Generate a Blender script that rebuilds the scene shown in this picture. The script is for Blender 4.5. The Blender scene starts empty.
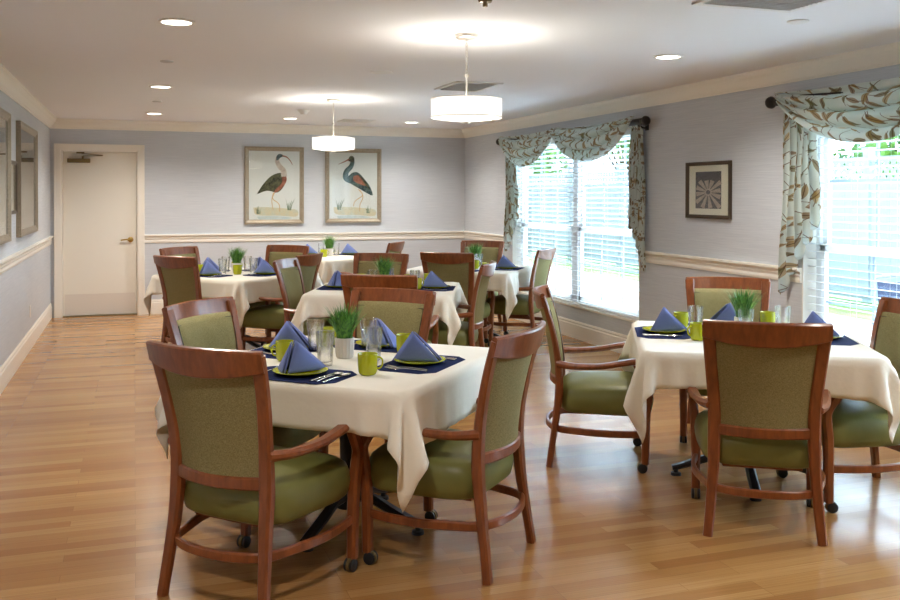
import bpy, bmesh, math, random
import numpy as np
from mathutils import Vector, Matrix
random.seed(7)
PI = math.pi
SC = bpy.context.scene
COL = SC.collection

# ---------------------------------------------------------------- camera
cam_data = bpy.data.cameras.new('camera')
cam = bpy.data.objects.new('camera', cam_data)
COL.objects.link(cam)
YAW, PITCH, ROLL = .3314, .0118, .0018
Fw = Vector((math.sin(YAW)*math.cos(PITCH), math.cos(YAW)*math.cos(PITCH), -math.sin(PITCH)))
Rt = Vector((math.cos(YAW), -math.sin(YAW), 0))
Up = Rt.cross(Fw)
R2 = math.cos(ROLL)*Rt + math.sin(ROLL)*Up
U2 = -math.sin(ROLL)*Rt + math.cos(ROLL)*Up
M = Matrix((R2, U2, -Fw)).transposed().to_4x4()
M.translation = (0, 0, 1.4887)
cam.matrix_world = M
cam_data.sensor_fit = 'HORIZONTAL'
cam_data.sensor_width = 36
cam_data.lens = 36*913.585/900
cam_data.shift_x = .0012
cam_data.shift_y = -.1046
cam_data.clip_start = .05
SC.camera = cam

# ---------------------------------------------------------------- world, sun, exposure
SC.view_settings.view_transform = 'Standard'
SC.view_settings.look = 'None'
SC.view_settings.exposure = 1.35
SC.view_settings.gamma = 1
SC.view_settings.use_curve_mapping = False
SC.cycles.use_denoising = True
SC.cycles.max_bounces = 10
SC.cycles.diffuse_bounces = 5
SC.cycles.glossy_bounces = 4
SC.cycles.transmission_bounces = 8
SC.cycles.transparent_max_bounces = 24
SC.cycles.sample_clamp_indirect = 6
SC.cycles.caustics_reflective = False
SC.cycles.caustics_refractive = False
SKY, SKY_BASE, SUN, DOWN, PEND = 18.0, .4, 1.5, 46.0, 3.2
world = bpy.data.worlds.new('sky')
SC.world = world
world.use_nodes = True
wb = world.node_tree.nodes['Background']
wb.inputs['Color'].default_value = (.60, .79, 1.0, 1)
_t = world.node_tree            # hazy sky, brightest towards the sun, which stands high beyond the garden
_g = _t.nodes.new('ShaderNodeTexCoord')
_d = _t.nodes.new('ShaderNodeVectorMath'); _d.operation = 'DOT_PRODUCT'; _d.inputs[1].default_value = (.80, .10, .59)
_m = _t.nodes.new('ShaderNodeMath'); _m.operation = 'MAXIMUM'; _m.inputs[1].default_value = 0
_p = _t.nodes.new('ShaderNodeMath'); _p.operation = 'POWER'; _p.inputs[1].default_value = 3.0
_s = _t.nodes.new('ShaderNodeMath'); _s.operation = 'MULTIPLY_ADD'; _s.inputs[1].default_value = SKY; _s.inputs[2].default_value = SKY_BASE
_t.links.new(_g.outputs['Generated'], _d.inputs[0]); _t.links.new(_d.outputs['Value'], _m.inputs[0]); _t.links.new(_m.outputs[0], _p.inputs[0])
_t.links.new(_p.outputs[0], _s.inputs[0]); _t.links.new(_s.outputs[0], wb.inputs['Strength'])
sun_d = bpy.data.lights.new('sun', 'SUN')
sun_d.energy = SUN
sun_d.angle = .02
sun_d.color = (1, .95, .86)
sun = bpy.data.objects.new('sun', sun_d)
COL.objects.link(sun)
sun.rotation_euler = Vector((-.36, .10, -1)).to_track_quat('-Z', 'Y').to_euler()
def portal(y0, y1, z0, z1):
    d = bpy.data.lights.new('window_portal', 'AREA')
    d.shape = 'RECTANGLE'; d.size = y1-y0; d.size_y = z1-z0
    d.cycles.is_portal = True
    o = bpy.data.objects.new('window_portal', d); COL.objects.link(o)
    o.matrix_world = Matrix(((0, 0, 1, 4.60), (1, 0, 0, (y0+y1)/2), (0, 1, 0, (z0+z1)/2), (0, 0, 0, 1)))
    return o
portal(7.30, 10.24, .33, 2.10)
portal(2.20, 5.14, .33, 2.10)

# ---------------------------------------------------------------- materials
def lin(r, g, b):
    f = lambda c: (c/255/12.92) if c/255 <= .04045 else ((c/255+.055)/1.055)**2.4
    return (f(r), f(g), f(b), 1)
def mat(name, col=(.5, .5, .5, 1), rough=.5, metal=0, spec=.5, **kw):
    m = bpy.data.materials.new(name); m.use_nodes = True
    b = m.node_tree.nodes['Principled BSDF']
    b.inputs['Base Color'].default_value = col
    b.inputs['Roughness'].default_value = rough
    b.inputs['Metallic'].default_value = metal
    b.inputs['Specular IOR Level'].default_value = spec
    for k, v in kw.items(): b.inputs[k].default_value = v
    return m
class NT:
    """small wrapper for writing node trees"""
    def __init__(s, m): s.m = m; s.t = m.node_tree; s.b = s.t.nodes['Principled BSDF']
    def n(s, typ, **ins):
        nd = s.t.nodes.new(typ)
        for k, v in ins.items():
            if k.startswith('_'): setattr(nd, k[1:], v)
            else: s.put(nd.inputs[int(k[1:])] if k[0] == 'i' and k[1:].isdigit() else nd.inputs[k], v)
        return nd
    def put(s, inp, v):
        if isinstance(v, bpy.types.NodeSocket): s.t.links.new(v, inp)
        elif isinstance(v, bpy.types.Node): s.t.links.new(v.outputs[0], inp)
        else: inp.default_value = v
    def math(s, op, a, b=0, c=0):
        return s.n('ShaderNodeMath', _operation=op, i0=a, i1=b, i2=c).outputs[0]
    def mix(s, f, a, b, mode='MIX'):
        nd = s.t.nodes.new('ShaderNodeMix'); nd.data_type = 'RGBA'; nd.blend_type = mode
        s.put(nd.inputs[0], f); s.put(nd.inputs[6], a); s.put(nd.inputs[7], b)
        return nd.outputs[2]
    def ramp(s, f, stops):
        nd = s.t.nodes.new('ShaderNodeValToRGB'); s.put(nd.inputs[0], f)
        e = nd.color_ramp.elements
        while len(e) < len(stops): e.new(.5)
        for i, (p, c) in enumerate(stops): e[i].position = p; e[i].color = c
        return nd.outputs[0]
    def coord(s, which='Object', scale=(1, 1, 1), rot=(0, 0, 0)):
        tc = s.t.nodes.new('ShaderNodeTexCoord')
        return s.n('ShaderNodeMapping', Vector=tc.outputs[which], Scale=scale, Rotation=rot).outputs[0]
    def noise(s, vec, scale=5, detail=3, rough=.5, dim='3D'):
        return s.n('ShaderNodeTexNoise', Vector=vec, Scale=scale, Detail=detail, Roughness=rough)
    def bump(s, h, strength=.2, dist=.002):
        nd = s.n('ShaderNodeBump', Height=h, Strength=strength, Distance=dist)
        s.put(s.b.inputs['Normal'], nd)

# wallpaper: woven grasscloth with fine horizontal threads
m_wall = mat('grasscloth_wallpaper', rough=.7, spec=.2)
t = NT(m_wall)
v1 = t.noise(t.coord('Object', (1.6, 1.6, 120)), 2.2, 3, .6).outputs[0]
v2 = t.noise(t.coord('Object', (3, 3, 30)), 2.0, 2, .5).outputs[0]
c = t.ramp(v1, [(.3, lin(190, 195, 202)), (.7, lin(214, 218, 222))])
c = t.mix(t.math('MULTIPLY', v2, .5), c, lin(199, 203, 209))
t.put(t.b.inputs['Base Color'], c); t.bump(v1, .25, .001)
m_trim = mat('cream_trim_paint', lin(243, 239, 229), .35)
m_ceil = mat('ceiling_paint', lin(238, 238, 240), .9, spec=.1)
t = NT(m_ceil)
t.bump(t.noise(t.coord('Object'), 260, 2).outputs[0], .12, .001)
m_door = mat('door_paint', lin(240, 236, 224), .45)
m_kick = mat('kick_plate', lin(228, 221, 211), .4)
# floor: narrow oak strips running across the room (along x)
m_floor = mat('oak_strip_floor', rough=.3, spec=.75)
t = NT(m_floor)
co = t.coord('Object')
br = t.n('ShaderNodeTexBrick', Vector=co, Color1=(0, 0, 0, 1), Color2=(1, 1, 1, 1), Mortar=(.5, .5, .5, 1), Scale=1.0)
br.inputs['Brick Width'].default_value = .75
br.inputs['Row Height'].default_value = .070
br.inputs['Mortar Size'].default_value = .0009
br.inputs['Mortar Smooth'].default_value = .3
br.offset = .37; br.offset_frequency = 3
base = t.ramp(br.outputs['Color'], [(0, lin(158, 110, 60)), (.35, lin(178, 130, 76)), (.7, lin(194, 148, 92)), (1, lin(168, 118, 66))])
g = t.noise(t.coord('Object', (.7, 55, 1)), 3, 3, .6).outputs[0]
base = t.mix(t.math('MULTIPLY', t.math('SUBTRACT', g, .35), 1.4), base, lin(146, 98, 50))
base = t.mix(t.math('MULTIPLY', br.outputs['Fac'], .6), base, lin(96, 62, 32))
t.put(t.b.inputs['Base Color'], base)
rr = t.noise(t.coord('Object', (2, 9, 1)), 3, 2).outputs[0]
t.put(t.b.inputs['Roughness'], t.math('MULTIPLY_ADD', rr, .12, .17))
t.bump(t.math('SUBTRACT', g, br.outputs['Fac']), .03, .0006)

m_wood = mat('cherry_wood', rough=.3, spec=.5)
t = NT(m_wood)
g = t.noise(t.coord('Object', (14, 14, 2.5)), 3, 4, .6).outputs[0]
t.put(t.b.inputs['Base Color'], t.ramp(g, [(.25, lin(108, 56, 27)), (.75, lin(150, 84, 43))]))
t.b.inputs['Coat Weight'].default_value = .25; t.b.inputs['Coat Roughness'].default_value = .2
# olive weave of the chair backs
m_weave = mat('olive_woven_fabric', rough=.85, spec=.15)
t = NT(m_weave)
a = t.noise(t.coord('Object', (420, 420, 90)), 1.5, 1).outputs[0]
b2 = t.noise(t.coord('Object', (90, 90, 420)), 1.5, 1).outputs[0]
w = t.math('MULTIPLY', t.math('ADD', a, b2), .5)
t.put(t.b.inputs['Base Color'], t.ramp(w, [(.36, lin(120, 111, 72)), (.5, lin(138, 129, 88)), (.64, lin(156, 147, 106))]))
t.bump(w, .3, .001)
m_vinyl = mat('olive_seat_vinyl', rough=.42, spec=.4)
t = NT(m_vinyl)
a = t.noise(t.coord('Object'), 9, 2).outputs[0]
t.put(t.b.inputs['Base Color'], t.ramp(a, [(.3, lin(112, 113, 58)), (.7, lin(124, 125, 68))]))
t.bump(t.noise(t.coord('Object'), 420, 1).outputs[0], .12, .001)
m_pipe = mat('dark_piping', lin(58, 52, 34), .6)
m_black = mat('black_metal', (.012, .012, .014, 1), .35)
m_rubber = mat('black_rubber', (.015, .015, .017, 1), .5)
m_brass = mat('brass', lin(190, 156, 84), .3, .5)
m_antique = mat('antique_brass', lin(124, 106, 68), .4, .4)
m_cloth = mat('ivory_tablecloth', lin(240, 234, 219), .85, spec=.15)
t = NT(m_cloth)
a = t.noise(t.coord('Object', (500, 500, 500)), 1, 1).outputs[0]
a2 = t.noise(t.coord('Object', (5, 5, 5)), 1.6, 4, .6).outputs[0]
t.bump(a2, .35, .012)
t.b.inputs['Sheen Weight'].default_value = .2
m_navy = mat('navy_woven_vinyl', lin(28, 37, 72), .8, spec=.08)
t = NT(m_navy)
ch = t.n('ShaderNodeTexChecker', Vector=t.coord('Object'), Color1=lin(20, 30, 68), Color2=lin(34, 48, 94), Scale=260.0)
t.put(t.b.inputs['Base Color'], ch.outputs[0]); t.bump(ch.outputs[1], .2, .0005)
m_lime = mat('lime_glaze', lin(178, 184, 34), .12, spec=.6)
m_napkin = mat('periwinkle_napkin', lin(99, 116, 178), .8, spec=.15)
t = NT(m_napkin)
a = t.noise(t.coord('Object', (1, 1, 1)), 900, 1).outputs[0]
t.put(t.b.inputs['Base Color'], t.ramp(a, [(.3, lin(100, 116, 174)), (.7, lin(120, 136, 194))]))
t.b.inputs['Sheen Weight'].default_value = .15
m_steel = mat('stainless_steel', (.75, .75, .74, 1), .14, 1)
m_glass = bpy.data.materials.new('clear_tumbler_glass'); m_glass.use_nodes = True
t = m_glass.node_tree; t.nodes.clear()
o = t.nodes.new('ShaderNodeOutputMaterial'); mx = t.nodes.new('ShaderNodeMixShader')
tr = t.nodes.new('ShaderNodeBsdfTransparent'); gl = t.nodes.new('ShaderNodeBsdfGlass')
tr.inputs[0].default_value = (.97, .98, .98, 1); gl.inputs['IOR'].default_value = 1.45; gl.inputs['Roughness'].default_value = .02
mx.inputs[0].default_value = .38
t.links.new(tr.outputs[0], mx.inputs[1]); t.links.new(gl.outputs[0], mx.inputs[2]); t.links.new(mx.outputs[0], o.inputs[0])
def pane_mat(name, gloss, rough=0.0, tint=(.97, .99, .98, 1)):
    m = bpy.data.materials.new(name); m.use_nodes = True
    t = m.node_tree; t.nodes.clear()
    o = t.nodes.new('ShaderNodeOutputMaterial'); mx = t.nodes.new('ShaderNodeMixShader')
    tr = t.nodes.new('ShaderNodeBsdfTransparent'); gl = t.nodes.new('ShaderNodeBsdfGlossy')
    tr.inputs[0].default_value = tint; gl.inputs['Roughness'].default_value = rough
    fr = t.nodes.new('ShaderNodeLayerWeight')
    pw = t.nodes.new('ShaderNodeMath'); pw.operation = 'POWER'; pw.inputs[1].default_value = 5
    ml = t.nodes.new('ShaderNodeMath'); ml.operation = 'MULTIPLY_ADD'; ml.inputs[1].default_value = .96*gloss; ml.inputs[2].default_value = .04*gloss
    t.links.new(fr.outputs['Facing'], pw.inputs[0]); t.links.new(pw.outputs[0], ml.inputs[0]); t.links.new(ml.outputs[0], mx.inputs[0])
    t.links.new(tr.outputs[0], mx.inputs[1]); t.links.new(gl.outputs[0], mx.inputs[2]); t.links.new(mx.outputs[0], o.inputs[0])
    return m
m_pane = pane_mat('window_glass', .8)
m_picglass = pane_mat('picture_glass', 1.2, .02)
m_pot = mat('white_stoneware', lin(218, 212, 204), .5)
m_soil = mat('potting_soil', lin(50, 38, 28), .95)
m_grass = mat('wheatgrass_green', lin(62, 128, 40), .5)
t = NT(m_grass)
gi = t.noise(t.coord('Object'), 60, 1).outputs[0]
t.put(t.b.inputs['Base Color'], t.ramp(gi, [(.35, lin(44, 106, 38)), (.65, lin(112, 172, 66))]))
m_vinylwin = mat('white_window_vinyl', lin(240, 241, 242), .4)
m_grille_shade = mat('shade_tinted_window_grille', lin(150, 164, 184), .4)  # backlit shade of the muntins put into their grey-blue colour
m_slat = mat('white_blind_slat', lin(240, 242, 244), .5)
m_cord = mat('blind_cord', lin(235, 235, 230), .7)
m_frame = mat('pewter_picture_frame', lin(150, 138, 120), .45, .25)
t = NT(m_frame)
a = t.noise(t.coord('Object', (160, 160, 160)), 1, 3).outputs[0]
t.put(t.b.inputs['Base Color'], t.ramp(a, [(.3, lin(122, 110, 92)), (.7, lin(178, 166, 146))]))
m_darkframe = mat('dark_bronze_frame', lin(72, 58, 42), .45, .2)
m_paper = mat('print_paper', lin(228, 226, 226), .7)
m_matboard = mat('cream_mat_board', lin(226, 218, 200), .8)
m_rod = mat('black_curtain_rod', lin(26, 23, 22), .4)
m_white = mat('white_plastic', lin(232, 230, 226), .5)
m_grey = mat('grey_ceiling_metal', lin(196, 194, 192), .5)
m_dark = mat('dark_gap', lin(160, 157, 154), .8)
m_nickel = mat('brushed_nickel', lin(214, 208, 198), .3, .8)
def emit(name, col, s):
    m = mat(name, (.9, .9, .88, 1), .5)
    m.node_tree.nodes['Principled BSDF'].inputs['Emission Color'].default_value = col
    m.node_tree.nodes['Principled BSDF'].inputs['Emission Strength'].default_value = s
    return m
m_lamp = emit('downlight_lens', (1, .93, .80, 1), 5.0)
m_shade_in = emit('lit_glass_diffuser', (1, .92, .80, 1), 1.3)
m_shade_out = emit('lit_organza_shade', (1, .95, .88, 1), .20)
m_shade_out.node_tree.nodes['Principled BSDF'].inputs['Alpha'].default_value = .62
# floral drapery fabric: brown, gold and olive leaves and stems on pale aqua
m_floral = mat('leaf_print_fabric', rough=.8, spec=.15)
t = NT(m_floral)
uv = t.coord('UV')
dist = t.noise(uv, 9, 2)
colr = t.mix(t.noise(uv, 5, 2).outputs[0], lin(206, 222, 217), lin(236, 239, 234))
def leaf_layer(colr, off, scale, L, W, palette):
    vec = t.n('ShaderNodeVectorMath', _operation='ADD', i0=uv, i1=off).outputs[0]
    vo = t.n('ShaderNodeTexVoronoi', Vector=vec, Scale=scale, Randomness=.9)
    vo.voronoi_dimensions = '2D'
    sv = t.n('ShaderNodeVectorMath', _operation='SCALE', i0=vec); sv.inputs['Scale'].default_value = 1.0
    d = t.n('ShaderNodeVectorMath', _operation='SUBTRACT', i0=sv.outputs[0], i1=vo.outputs['Position']).outputs[0]
    wn = t.n('ShaderNodeSeparateColor', Color=vo.outputs['Color'])
    rot = t.n('ShaderNodeVectorRotate', Vector=d, Angle=t.math('MULTIPLY_ADD', wn.outputs[0], 2.6, -.4)); rot.rotation_type = 'Z_AXIS'
    sp = t.n('ShaderNodeSeparateXYZ', Vector=rot.outputs[0])
    x = t.math('DIVIDE', sp.outputs[0], L)
    half = t.math('MULTIPLY', t.math('SUBTRACT', 1.0, t.math('MULTIPLY', x, x)), W)
    yy = t.math('ABSOLUTE', sp.outputs[1])
    m_ = t.math('LESS_THAN', yy, half)
    rib = t.math('LESS_THAN', yy, W*.12)
    stem = t.math('MULTIPLY', t.math('LESS_THAN', t.math('ABSOLUTE', t.math('ADD', sp.outputs[1], t.math('MULTIPLY', t.math('MULTIPLY', x, x), W*.5))), W*.16), t.math('LESS_THAN', t.math('ABSOLUTE', x), 2.2))
    lc = t.ramp(wn.outputs[1], palette)
    lc = t.mix(t.math('MULTIPLY', rib, .8), lc, lin(96, 66, 44))
    colr = t.mix(t.math('MULTIPLY', stem, .75), colr, lin(112, 78, 54))
    return t.mix(t.math('MULTIPLY', m_, .82), colr, lc)
pal = [(0, lin(146, 120, 84)), (.35, lin(182, 152, 98)), (.6, lin(128, 132, 92)), (.8, lin(158, 128, 98)), (1, lin(206, 184, 136))]
colr = leaf_layer(colr, (.33, .17, 0), 7.0, .046, .013, pal)
colr = leaf_layer(colr, (2.7, 1.4, 0), 4.6, .075, .022, pal)
colr = leaf_layer(colr, (5.1, 3.9, 0), 6.0, .055, .019, pal[::1])
t.put(t.b.inputs['Base Color'], colr)
t.b.inputs['Transmission Weight'].default_value = 0
tl = t.n('ShaderNodeBsdfTranslucent', Color=colr)
mx = t.n('ShaderNodeMixShader', i0=.25, i1=t.b.outputs[0], i2=tl.outputs[0])
out = [n for n in t.t.nodes if n.type == 'OUTPUT_MATERIAL'][0]
t.t.links.new(mx.outputs[0], out.inputs[0])
# outdoors
m_fence = mat('white_vinyl_fence', lin(196, 205, 217), .5)
m_lawn = mat('lawn', rough=.9)
t = NT(m_lawn)
t.put(t.b.inputs['Base Color'], t.ramp(t.noise(t.coord('Object'), 2.5, 5, .7).outputs[0], [(.35, lin(84, 122, 52)), (.65, lin(140, 170, 88))]))
m_pave = mat('pale_paving', lin(186, 182, 174), .8)
m_leaf = mat('tree_leaf', lin(88, 130, 60), .6)
t = NT(m_leaf)
t.put(t.b.inputs['Base Color'], t.ramp(t.noise(t.coord('Object'), 1.5, 3).outputs[0], [(.35, lin(58, 104, 44)), (.65, lin(138, 176, 84))]))
m_bark = mat('tree_bark', lin(92, 74, 58), .9)
m_sling = mat('blue_grey_sling', lin(48, 58, 82), .6)
m_alum = mat('grey_aluminium', lin(140, 146, 156), .4, .5)

# ---------------------------------------------------------------- helpers
def link(name, bm, mats, parent=None, smooth=True, bevel=0, subsurf=0, solid=0, angle=40):
    me = bpy.data.meshes.new(name)
    bmesh.ops.recalc_face_normals(bm, faces=bm.faces)
    bm.to_mesh(me); bm.free()
    for m in (mats if isinstance(mats, (list, tuple)) else [mats]): me.materials.append(m)
    o = bpy.data.objects.new(name, me); COL.objects.link(o)
    if smooth:
        me.shade_smooth()
        try: me.set_sharp_from_angle(angle=math.radians(angle))
        except Exception: pass
    if solid:
        md = o.modifiers.new('thickness', 'SOLIDIFY'); md.thickness = solid; md.offset = 0
    if bevel:
        md = o.modifiers.new('bevel', 'BEVEL'); md.width = bevel; md.segments = 2; md.limit_method = 'ANGLE'; md.angle_limit = math.radians(35)
    if subsurf:
        md = o.modifiers.new('subdivision', 'SUBSURF'); md.levels = subsurf; md.render_levels = subsurf
    if parent: o.parent = parent
    return o
def tag(o, label=None, cat=None, group=None, kind=None):
    if label: o['label'] = label
    if cat: o['category'] = cat
    if group: o['group'] = group
    if kind: o['kind'] = kind
    return o
def thing(name, label=None, cat=None, loc=(0, 0, 0), rz=0, group=None):
    o = bpy.data.objects.new(name, None); COL.objects.link(o)
    o.empty_display_size = .1
    o.location = loc; o.rotation_euler = (0, 0, rz)
    return tag(o, label, cat, group)
def box(bm, x0, x1, y0, y1, z0, z1, mi=0, M=None):
    vs = [bm.verts.new((x, y, z)) for x in (x0, x1) for y in (y0, y1) for z in (z0, z1)]
    if M is not None:
        for v in vs: v.co = M @ v.co
    for f in ((0, 1, 3, 2), (4, 6, 7, 5), (0, 4, 5, 1), (2, 3, 7, 6), (0, 2, 6, 4), (1, 5, 7, 3)):
        fc = bm.faces.new([vs[i] for i in f]); fc.material_index = mi
    return vs
def boxes(name, lst, m, parent=None, bevel=0, **kw):
    bm = bmesh.new()
    for b in lst: box(bm, *b)
    return link(name, bm, m, parent, smooth=False, bevel=bevel, **kw)
def lathe(bm, prof, n=24, c=(0, 0, 0), mi=0, M=None, closed=False):
    rings = []
    for r, z in prof:
        if r < 1e-6: rings.append([bm.verts.new((c[0], c[1], c[2]+z))])
        else: rings.append([bm.verts.new((c[0]+r*math.cos(2*PI*i/n), c[1]+r*math.sin(2*PI*i/n), c[2]+z)) for i in range(n)])
    if M is not None:
        for rg in rings:
            for v in rg: v.co = M @ v.co
    prs = list(zip(rings[:-1], rings[1:]))
    if closed: prs.append((rings[-1], rings[0]))
    for a, b in prs:
        for i in range(n):
            j = (i+1) % n
            vs = []
            for v in (a[i % len(a)], a[j % len(a)], b[j % len(b)], b[i % len(b)]):
                if v not in vs: vs.append(v)
            if len(vs) > 2:
                f = bm.faces.new(vs); f.material_index = mi
def spline(pts, n=6):
    P = [Vector(p) for p in pts]
    if len(P) < 3: return P
    out = []
    for i in range(len(P)-1):
        p0 = P[max(i-1, 0)] if i > 0 else P[0]*2-P[1]
        p1, p2 = P[i], P[i+1]
        p3 = P[i+2] if i+2 < len(P) else P[-1]*2-P[-2]
        for k in range(n):
            s = k/n
            out.append(.5*((2*p1)+(p2-p0)*s+(2*p0-5*p1+4*p2-p3)*s*s+(3*p1-p0-3*p2+p3)*s**3))
    out.append(P[-1])
    return out
def sweep(bm, path, wid, thk, ref, r=.25, closed=False, mi=0, n=6, raw=False):
    """rounded-rectangle section (wid along ref, thk across) swept along a spline; wid/thk may be lists per control point"""
    k = len(path)
    W = wid if isinstance(wid, (list, tuple)) else [wid]*k
    T = thk if isinstance(thk, (list, tuple)) else [thk]*k
    pts = [Vector(p) for p in path] if raw else spline(path, n)
    N = len(pts)
    rings = []
    for i, p in enumerate(pts):
        s = i/(N-1)*(k-1); a = min(int(s), k-2); f = s-a
        w = W[a]*(1-f)+W[a+1]*f; h = T[a]*(1-f)+T[a+1]*f
        if closed: tan = pts[(i+1) % N]-pts[i-1]
        else: tan = pts[min(i+1, N-1)]-pts[max(i-1, 0)]
        tan.normalize()
        rf = Vector(ref(p)) if callable(ref) else Vector(ref)
        nn = tan.cross(rf).normalized(); aa = nn.cross(tan).normalized()
        ring = []
        q = min(w, h)*r
        for sx, sy in ((1, 1), (-1, 1), (-1, -1), (1, -1)):
            for u_, v_ in (((w/2, h/2-q), (w/2-q, h/2)) if sx*sy > 0 else ((w/2-q, h/2), (w/2, h/2-q))):
                ring.append(bm.verts.new(p+aa*(u_*sx)+nn*(v_*sy)))
        rings.append(ring)
    m = len(rings[0])
    prs = list(zip(rings[:-1], rings[1:]))
    if closed: prs.append((rings[-1], rings[0]))
    for a, b in prs:
        for i in range(m):
            f = bm.faces.new((a[i], a[(i+1) % m], b[(i+1) % m], b[i])); f.material_index = mi
    if not closed:
        bm.faces.new(rings[0][::-1]).material_index = mi; bm.faces.new(rings[-1]).material_index = mi
def tube(bm, path, rad, n=8, raw=False, closed=False, mi=0):
    pts = [Vector(p) for p in path] if raw else spline(path)
    N = len(pts); rings = []
    R = rad if isinstance(rad, (list, tuple)) else None
    for i, p in enumerate(pts):
        tan = (pts[(i+1) % N]-pts[i-1]) if closed else (pts[min(i+1, N-1)]-pts[max(i-1, 0)])
        tan.normalize()
        rf = Vector((0, 0, 1)) if abs(tan.z) < .95 else Vector((1, 0, 0))
        a = tan.cross(rf).normalized(); b = a.cross(tan)
        rr = rad if R is None else R[0]+(R[-1]-R[0])*i/(N-1)
        rings.append([bm.verts.new(p+a*rr*math.cos(2*PI*k/n)+b*rr*math.sin(2*PI*k/n)) for k in range(n)])
    prs = list(zip(rings[:-1], rings[1:]))
    if closed: prs.append((rings[-1], rings[0]))
    for a, b in prs:
        for i in range(n):
            bm.faces.new((a[i], a[(i+1) % n], b[(i+1) % n], b[i])).material_index = mi
    if not closed:
        bm.faces.new(rings[0][::-1]).material_index = mi; bm.faces.new(rings[-1]).material_index = mi
def children(o): return [c for c in bpy.data.objects if c.parent == o]
def copy_tree(o, parent=None):
    c = o.copy(); COL.objects.link(c)
    if parent: c.parent = parent
    for ch in children(o): copy_tree(ch, c)
    return c
def put(proto, used, loc, rz, label, cat=None, group=None):
    """place the prototype the first time, a copy of it afterwards"""
    o = proto if proto.name not in used else copy_tree(proto)
    used.add(proto.name)
    o.location = loc; o.rotation_euler = (0, 0, rz)
    return tag(o, label, cat, group)
USED = set()

# ---------------------------------------------------------------- room shell
XL, XR, YB, YF, H = -.9596, 4.3429, 11.9388, -2.6, 2.3986
def struct(o): o['kind'] = 'structure'; return o
struct(boxes('floor', [(XL-.2, XR+.22, YF-.2, YB+.2, -.12, 0)], m_floor))
struct(boxes('ceiling', [(XL-.2, XR+.22, YF-.2, YB+.2, H, H+.12)], m_ceil))
struct(boxes('wall_left', [(XL-.15, XL, YF, YB, 0, H)], m_wall))
struct(boxes('wall_front', [(XL-.15, XR+.15, YF-.15, YF, 0, H)], m_wall))
D0, D1 = XL+.114, XL+1.0074          # door opening
struct(boxes('wall_back', [(XL-.15, D0, YB, YB+.15, 0, H), (D1, XR+.15, YB, YB+.15, 0, H), (D0, D1, YB, YB+.15, 2.03, H)], m_wall))
WZ0, WZ1 = .32, 2.12
WIN = [(7.29, 10.25), (2.19, 5.15)]
ys = [YF, WIN[1][0], WIN[1][1], WIN[0][0], WIN[0][1], YB]
wr = []
for i in range(5):
    if i in (1, 3):
        wr += [(XR, XR+.2, ys[i], ys[i+1], 0, WZ0), (XR, XR+.2, ys[i], ys[i+1], WZ1, H)]
    else: wr.append((XR, XR+.2, ys[i], ys[i+1], 0, H))
struct(boxes('wall_right', wr, m_wall))
# baseboards, chair rail, crown: profiles (distance from wall, height) extruded along each wall
def molding(name, prof, runs):
    bm = bmesh.new()
    for (ax, p, a, b, sgn) in runs:       # ax 'x': wall plane x=p running y a..b; 'y': wall plane y=p running x a..b
        rings = []
        for q in (a, b):
            rings.append([bm.verts.new((p+sgn*d, q, z) if ax == 'x' else (q, p+sgn*d, z)) for d, z in prof])
        m = len(prof)
        for i in range(m):
            bm.faces.new((rings[0][i], rings[0][(i+1) % m], rings[1][(i+1) % m], rings[1][i]))
        bm.faces.new(rings[0]); bm.faces.new(rings[1][::-1])
    return struct(link(name, bm, m_trim, smooth=False))
CAS = .07
base_p = [(0, 0), (.016, 0), (.016, .14), (.010, .152), (.012, .165), (.004, .1825), (0, .1825)]
molding('baseboard_left', base_p, [('x', XL, YF, YB, 1)])
molding('baseboard_right', base_p, [('x', XR, YF, YB, -1)])
molding('baseboard_back', base_p, [('y', YB, D1+CAS, XR, -1)])
molding('baseboard_front', base_p, [('y', YF, XL, XR, 1)])
rail_p = [(0, .888), (.010, .888), (.014, .905), (.012, .925), (.022, .945), (.014, .955), (.024, .968), (.040, .975), (.040, .990), (0, .992)]
molding('trim_1', rail_p, [('x', XL, YF, YB, 1)])
molding('trim_2', rail_p, [('x', XR, WIN[0][1]+.0, YB, -1), ('x', XR, WIN[1][1], WIN[0][0], -1), ('x', XR, YF, WIN[1][0], -1)])
molding('trim_3', rail_p, [('y', YB, D1+CAS, XR, -1)])
crown_p = [(0, 2.279), (.010, 2.279), (.014, 2.292), (.022, 2.296), (.030, 2.315), (.048, 2.342), (.066, 2.360), (.074, 2.378), (.080, 2.380), (.082, H-.001), (0, H-.001)]
molding('trim_4', crown_p, [('x', XL, YF, YB, 1)])
molding('trim_5', crown_p, [('x', XR, YF, YB, -1)])
molding('trim_6', crown_p, [('y', YB, XL, XR, -1)])

# ---------------------------------------------------------------- door
door = struct(thing('door_1', loc=(0, 0, 0)))
y = YB
boxes('door_leaf', [(D0+.022, D1-.022, y+.075, y+.115, .008, 2.008)], m_door, door, bevel=.002)
cs = []
for a, b in ((D0-CAS, D0+.004), (D1-.004, D1+CAS)):
    cs += [(a, b, y-.018, y, 0, 2.026+CAS), ]
cs += [(D0-CAS, D1+CAS, y-.0181, y, 2.026, 2.03+CAS)]
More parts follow.
